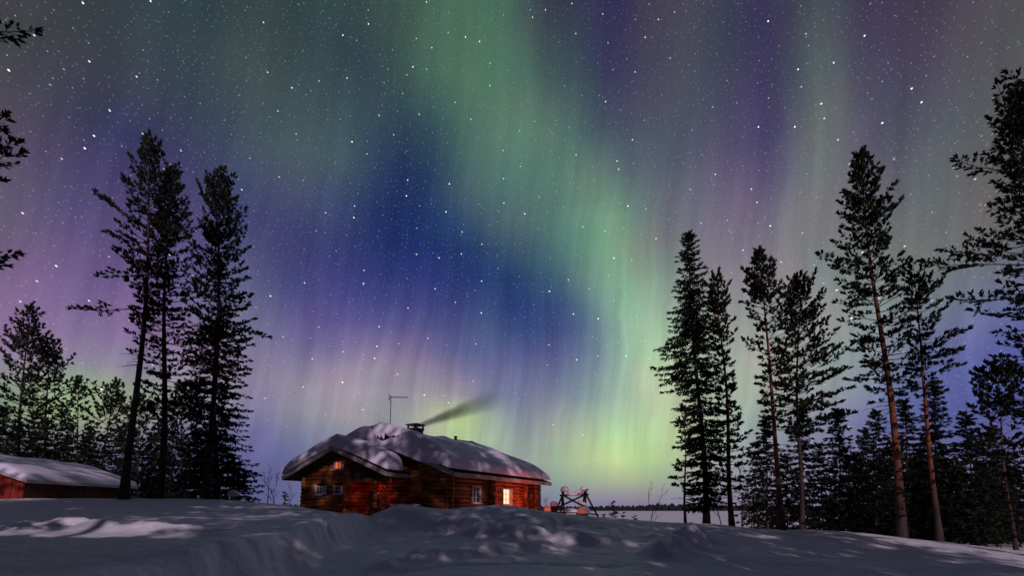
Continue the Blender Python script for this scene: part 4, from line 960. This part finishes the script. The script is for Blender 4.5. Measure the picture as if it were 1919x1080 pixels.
# pines behind the photographer: their shadows dapple the yard
def shade_tree(x, y, H, w, seed, label):
    D = 20.0; o = at(CX, 960, D); rng = rs(seed)
    t = conifer('pine', (CX, D), (CX+rng.uniform(-20, 20), Y0-1), [(0, 1, 1), (1, 1, 1)], label, rng) if False else None
    return t
proto = {o['label']: o for o in bpy.data.objects if o.parent is None and 'label' in o}
def copy_tree(src, loc, rz, sc_, label, group):
    c = src.copy(); COL.objects.link(c); c.location = loc; c.rotation_euler = (0, 0, rz); c.scale = sc_; c['label'] = label; c['group'] = group
    for k in src.children:
        d = k.copy(); COL.objects.link(d); d.parent = c
    return c
SRC = [next(o for l, o in proto.items() if l.startswith(s)) for s in ('tallest red trunked', 'rightmost tall pine', 'red barked pine', 'tall narrow spruce', 'pine with a rounded', 'drooping spruce')]
SHADE = [(-16, 3, 5, 1.9, 1.6, 0), (-15.5, -2, 5, 2.0, 1.75, 1), (-11.5, 2, 5, 1.9, 1.6, 3), (-15, 8, 5, 1.7, 1.5, 1), (-21, -4, 1, 1.3, 1.2, 2),
         (-11.5, -9.5, 0, 1.7, 1.3, 0), (-9.2, -10.5, 0, 1.7, 1.28, 2), (-6.9, -9, 0, 1.6, 1.26, 4), (-4.9, -10.2, 0, .95, 1.38, 1), (-2.4, -9, 0, 1.6, 1.33, 3), (-1.2, -10.5, 0, 1.75, 1.4, 5), (3.4, -9.5, 0, 1.0, 1.35, 0), (12, -15, 5, 1.8, 1.9, 4), (-.2, -9, 5, 2.2, 1.15, 3),
         (-7.7, -15, 1, 1.2, 1.75, 5),
         (5.2, -8, 0, 1.4, 1.55, 1), (7.4, -6.5, 0, 1.4, 1.55, 5), (10.2, -9, 0, 1.4, 1.55, 2), (12.4, -3, 5, 1.5, 1.5, 5), (14.4, -6, 5, 1.8, 1.6, 1), (16.3, -3.5, 5, 1.6, 1.5, 2), (18.6, -7, 5, 1.8, 1.5, 4), (21, -6, 5, 1.5, 1.3, 1),
         (3, -19, 5, 1.9, 1.7, 2), (7.5, -22, 1, 1.6, 1.45, 1), (11.5, -19, 5, 1.9, 1.7, 0), (16, -21, 1, 1.4, 1.3, 2),
         (4.9, -3.6, 5, 1.2, .60, 0), (6.5, -4, 5, 1.1, .56, 1), (8.2, -3.4, 5, 1.2, .60, 2), (10.1, -4, 5, 1.1, .52, 3), (11.6, -4.4, 5, 1.1, .36, 4), (14, -3.2, 5, 1.2, .38, 5)]
for i, (x, y, k, sx_, sz_, rz) in enumerate(SHADE):
    copy_tree(SRC[k], (x, y, gz(x, y)), rz*1.3, (sx_, sx_, sz_), 'conifer behind the photographer, out of the frame', 'conifers behind the photographer')
# unseen shed copy added behind the camera so its ridge shades near snow
def copy_all(o, parent=None):
    c = o.copy(); COL.objects.link(c); c.parent = parent
    for k in o.children: copy_all(k, c)
    return c
c = copy_all(shed); c.rotation_euler = (0, 0, rad(-90)); c.scale = (1, 2.3, 1.9); c.location = (-14.5, -6.9, E-.2); c['label'] = 'unseen red shed copy added behind the camera to shade the near snow'

# ------------------------------------------------------------ chimney smoke
sp = c2w(MR, cy, ct+.12); ep = at(960, 736, sp.y+1.2)
dv = ep-sp; LS = dv.length
m = bpy.data.materials.new('smoke'); m.use_nodes = True; t = m.node_tree; t.nodes.clear()
c = nd(t, 'ShaderNodeTexCoord'); s3 = nd(t, 'ShaderNodeSeparateXYZ'); t.links.new(c.outputs['Object'], s3.inputs[0])
K = lambda *a, **k: wmath(*a, tree=t, **k)
xn = K('DIVIDE', s3.outputs[0], LS)
rr_ = K('ADD', .18, K('MULTIPLY', xn, 1.15))
rho = K('SQRT', K('ADD', K('MULTIPLY', s3.outputs[1], s3.outputs[1]), K('MULTIPLY', s3.outputs[2], s3.outputs[2])))
q = K('DIVIDE', rho, rr_)
core = wsmooth(q, 1., .1, tree=t)
nzz = nd(t, 'ShaderNodeTexNoise'); nzz.inputs['Scale'].default_value = 1.0; nzz.inputs['Detail'].default_value = 2
mpz = nd(t, 'ShaderNodeMapping'); mpz.inputs['Scale'].default_value = (.5, 1.6, 1.6); t.links.new(c.outputs['Object'], mpz.inputs[0]); t.links.new(mpz.outputs[0], nzz.inputs['Vector'])
fadeS = K('MULTIPLY', wsmooth(xn, .97, .08, tree=t), wsmooth(xn, -.02, .03, tree=t))
den = K('MULTIPLY', K('MULTIPLY', core, fadeS), K('DIVIDE', wsmooth(nzz.outputs[0], .25, .65, tree=t, to0=.6), K('ADD', .35, xn)))
pv = nd(t, 'ShaderNodeVolumePrincipled'); pv.inputs['Color'].default_value = (.42, .24, .62, 1); t.links.new(K('MULTIPLY', den, 2.4), pv.inputs['Density'])
mo = nd(t, 'ShaderNodeOutputMaterial'); t.links.new(pv.outputs[0], mo.inputs['Volume'])
b = MB(); b.tube([(LS*i/10, 0, 0) for i in range(11)], [.19+1.16*i/10 for i in range(11)], 16)
o = b.build('smoke', m); o.location = sp; o.rotation_euler = dv.to_track_quat('X', 'Z').to_euler()
tag(o, 'thin dark smoke drifting right from the cabin chimney', 'smoke', kind='stuff')
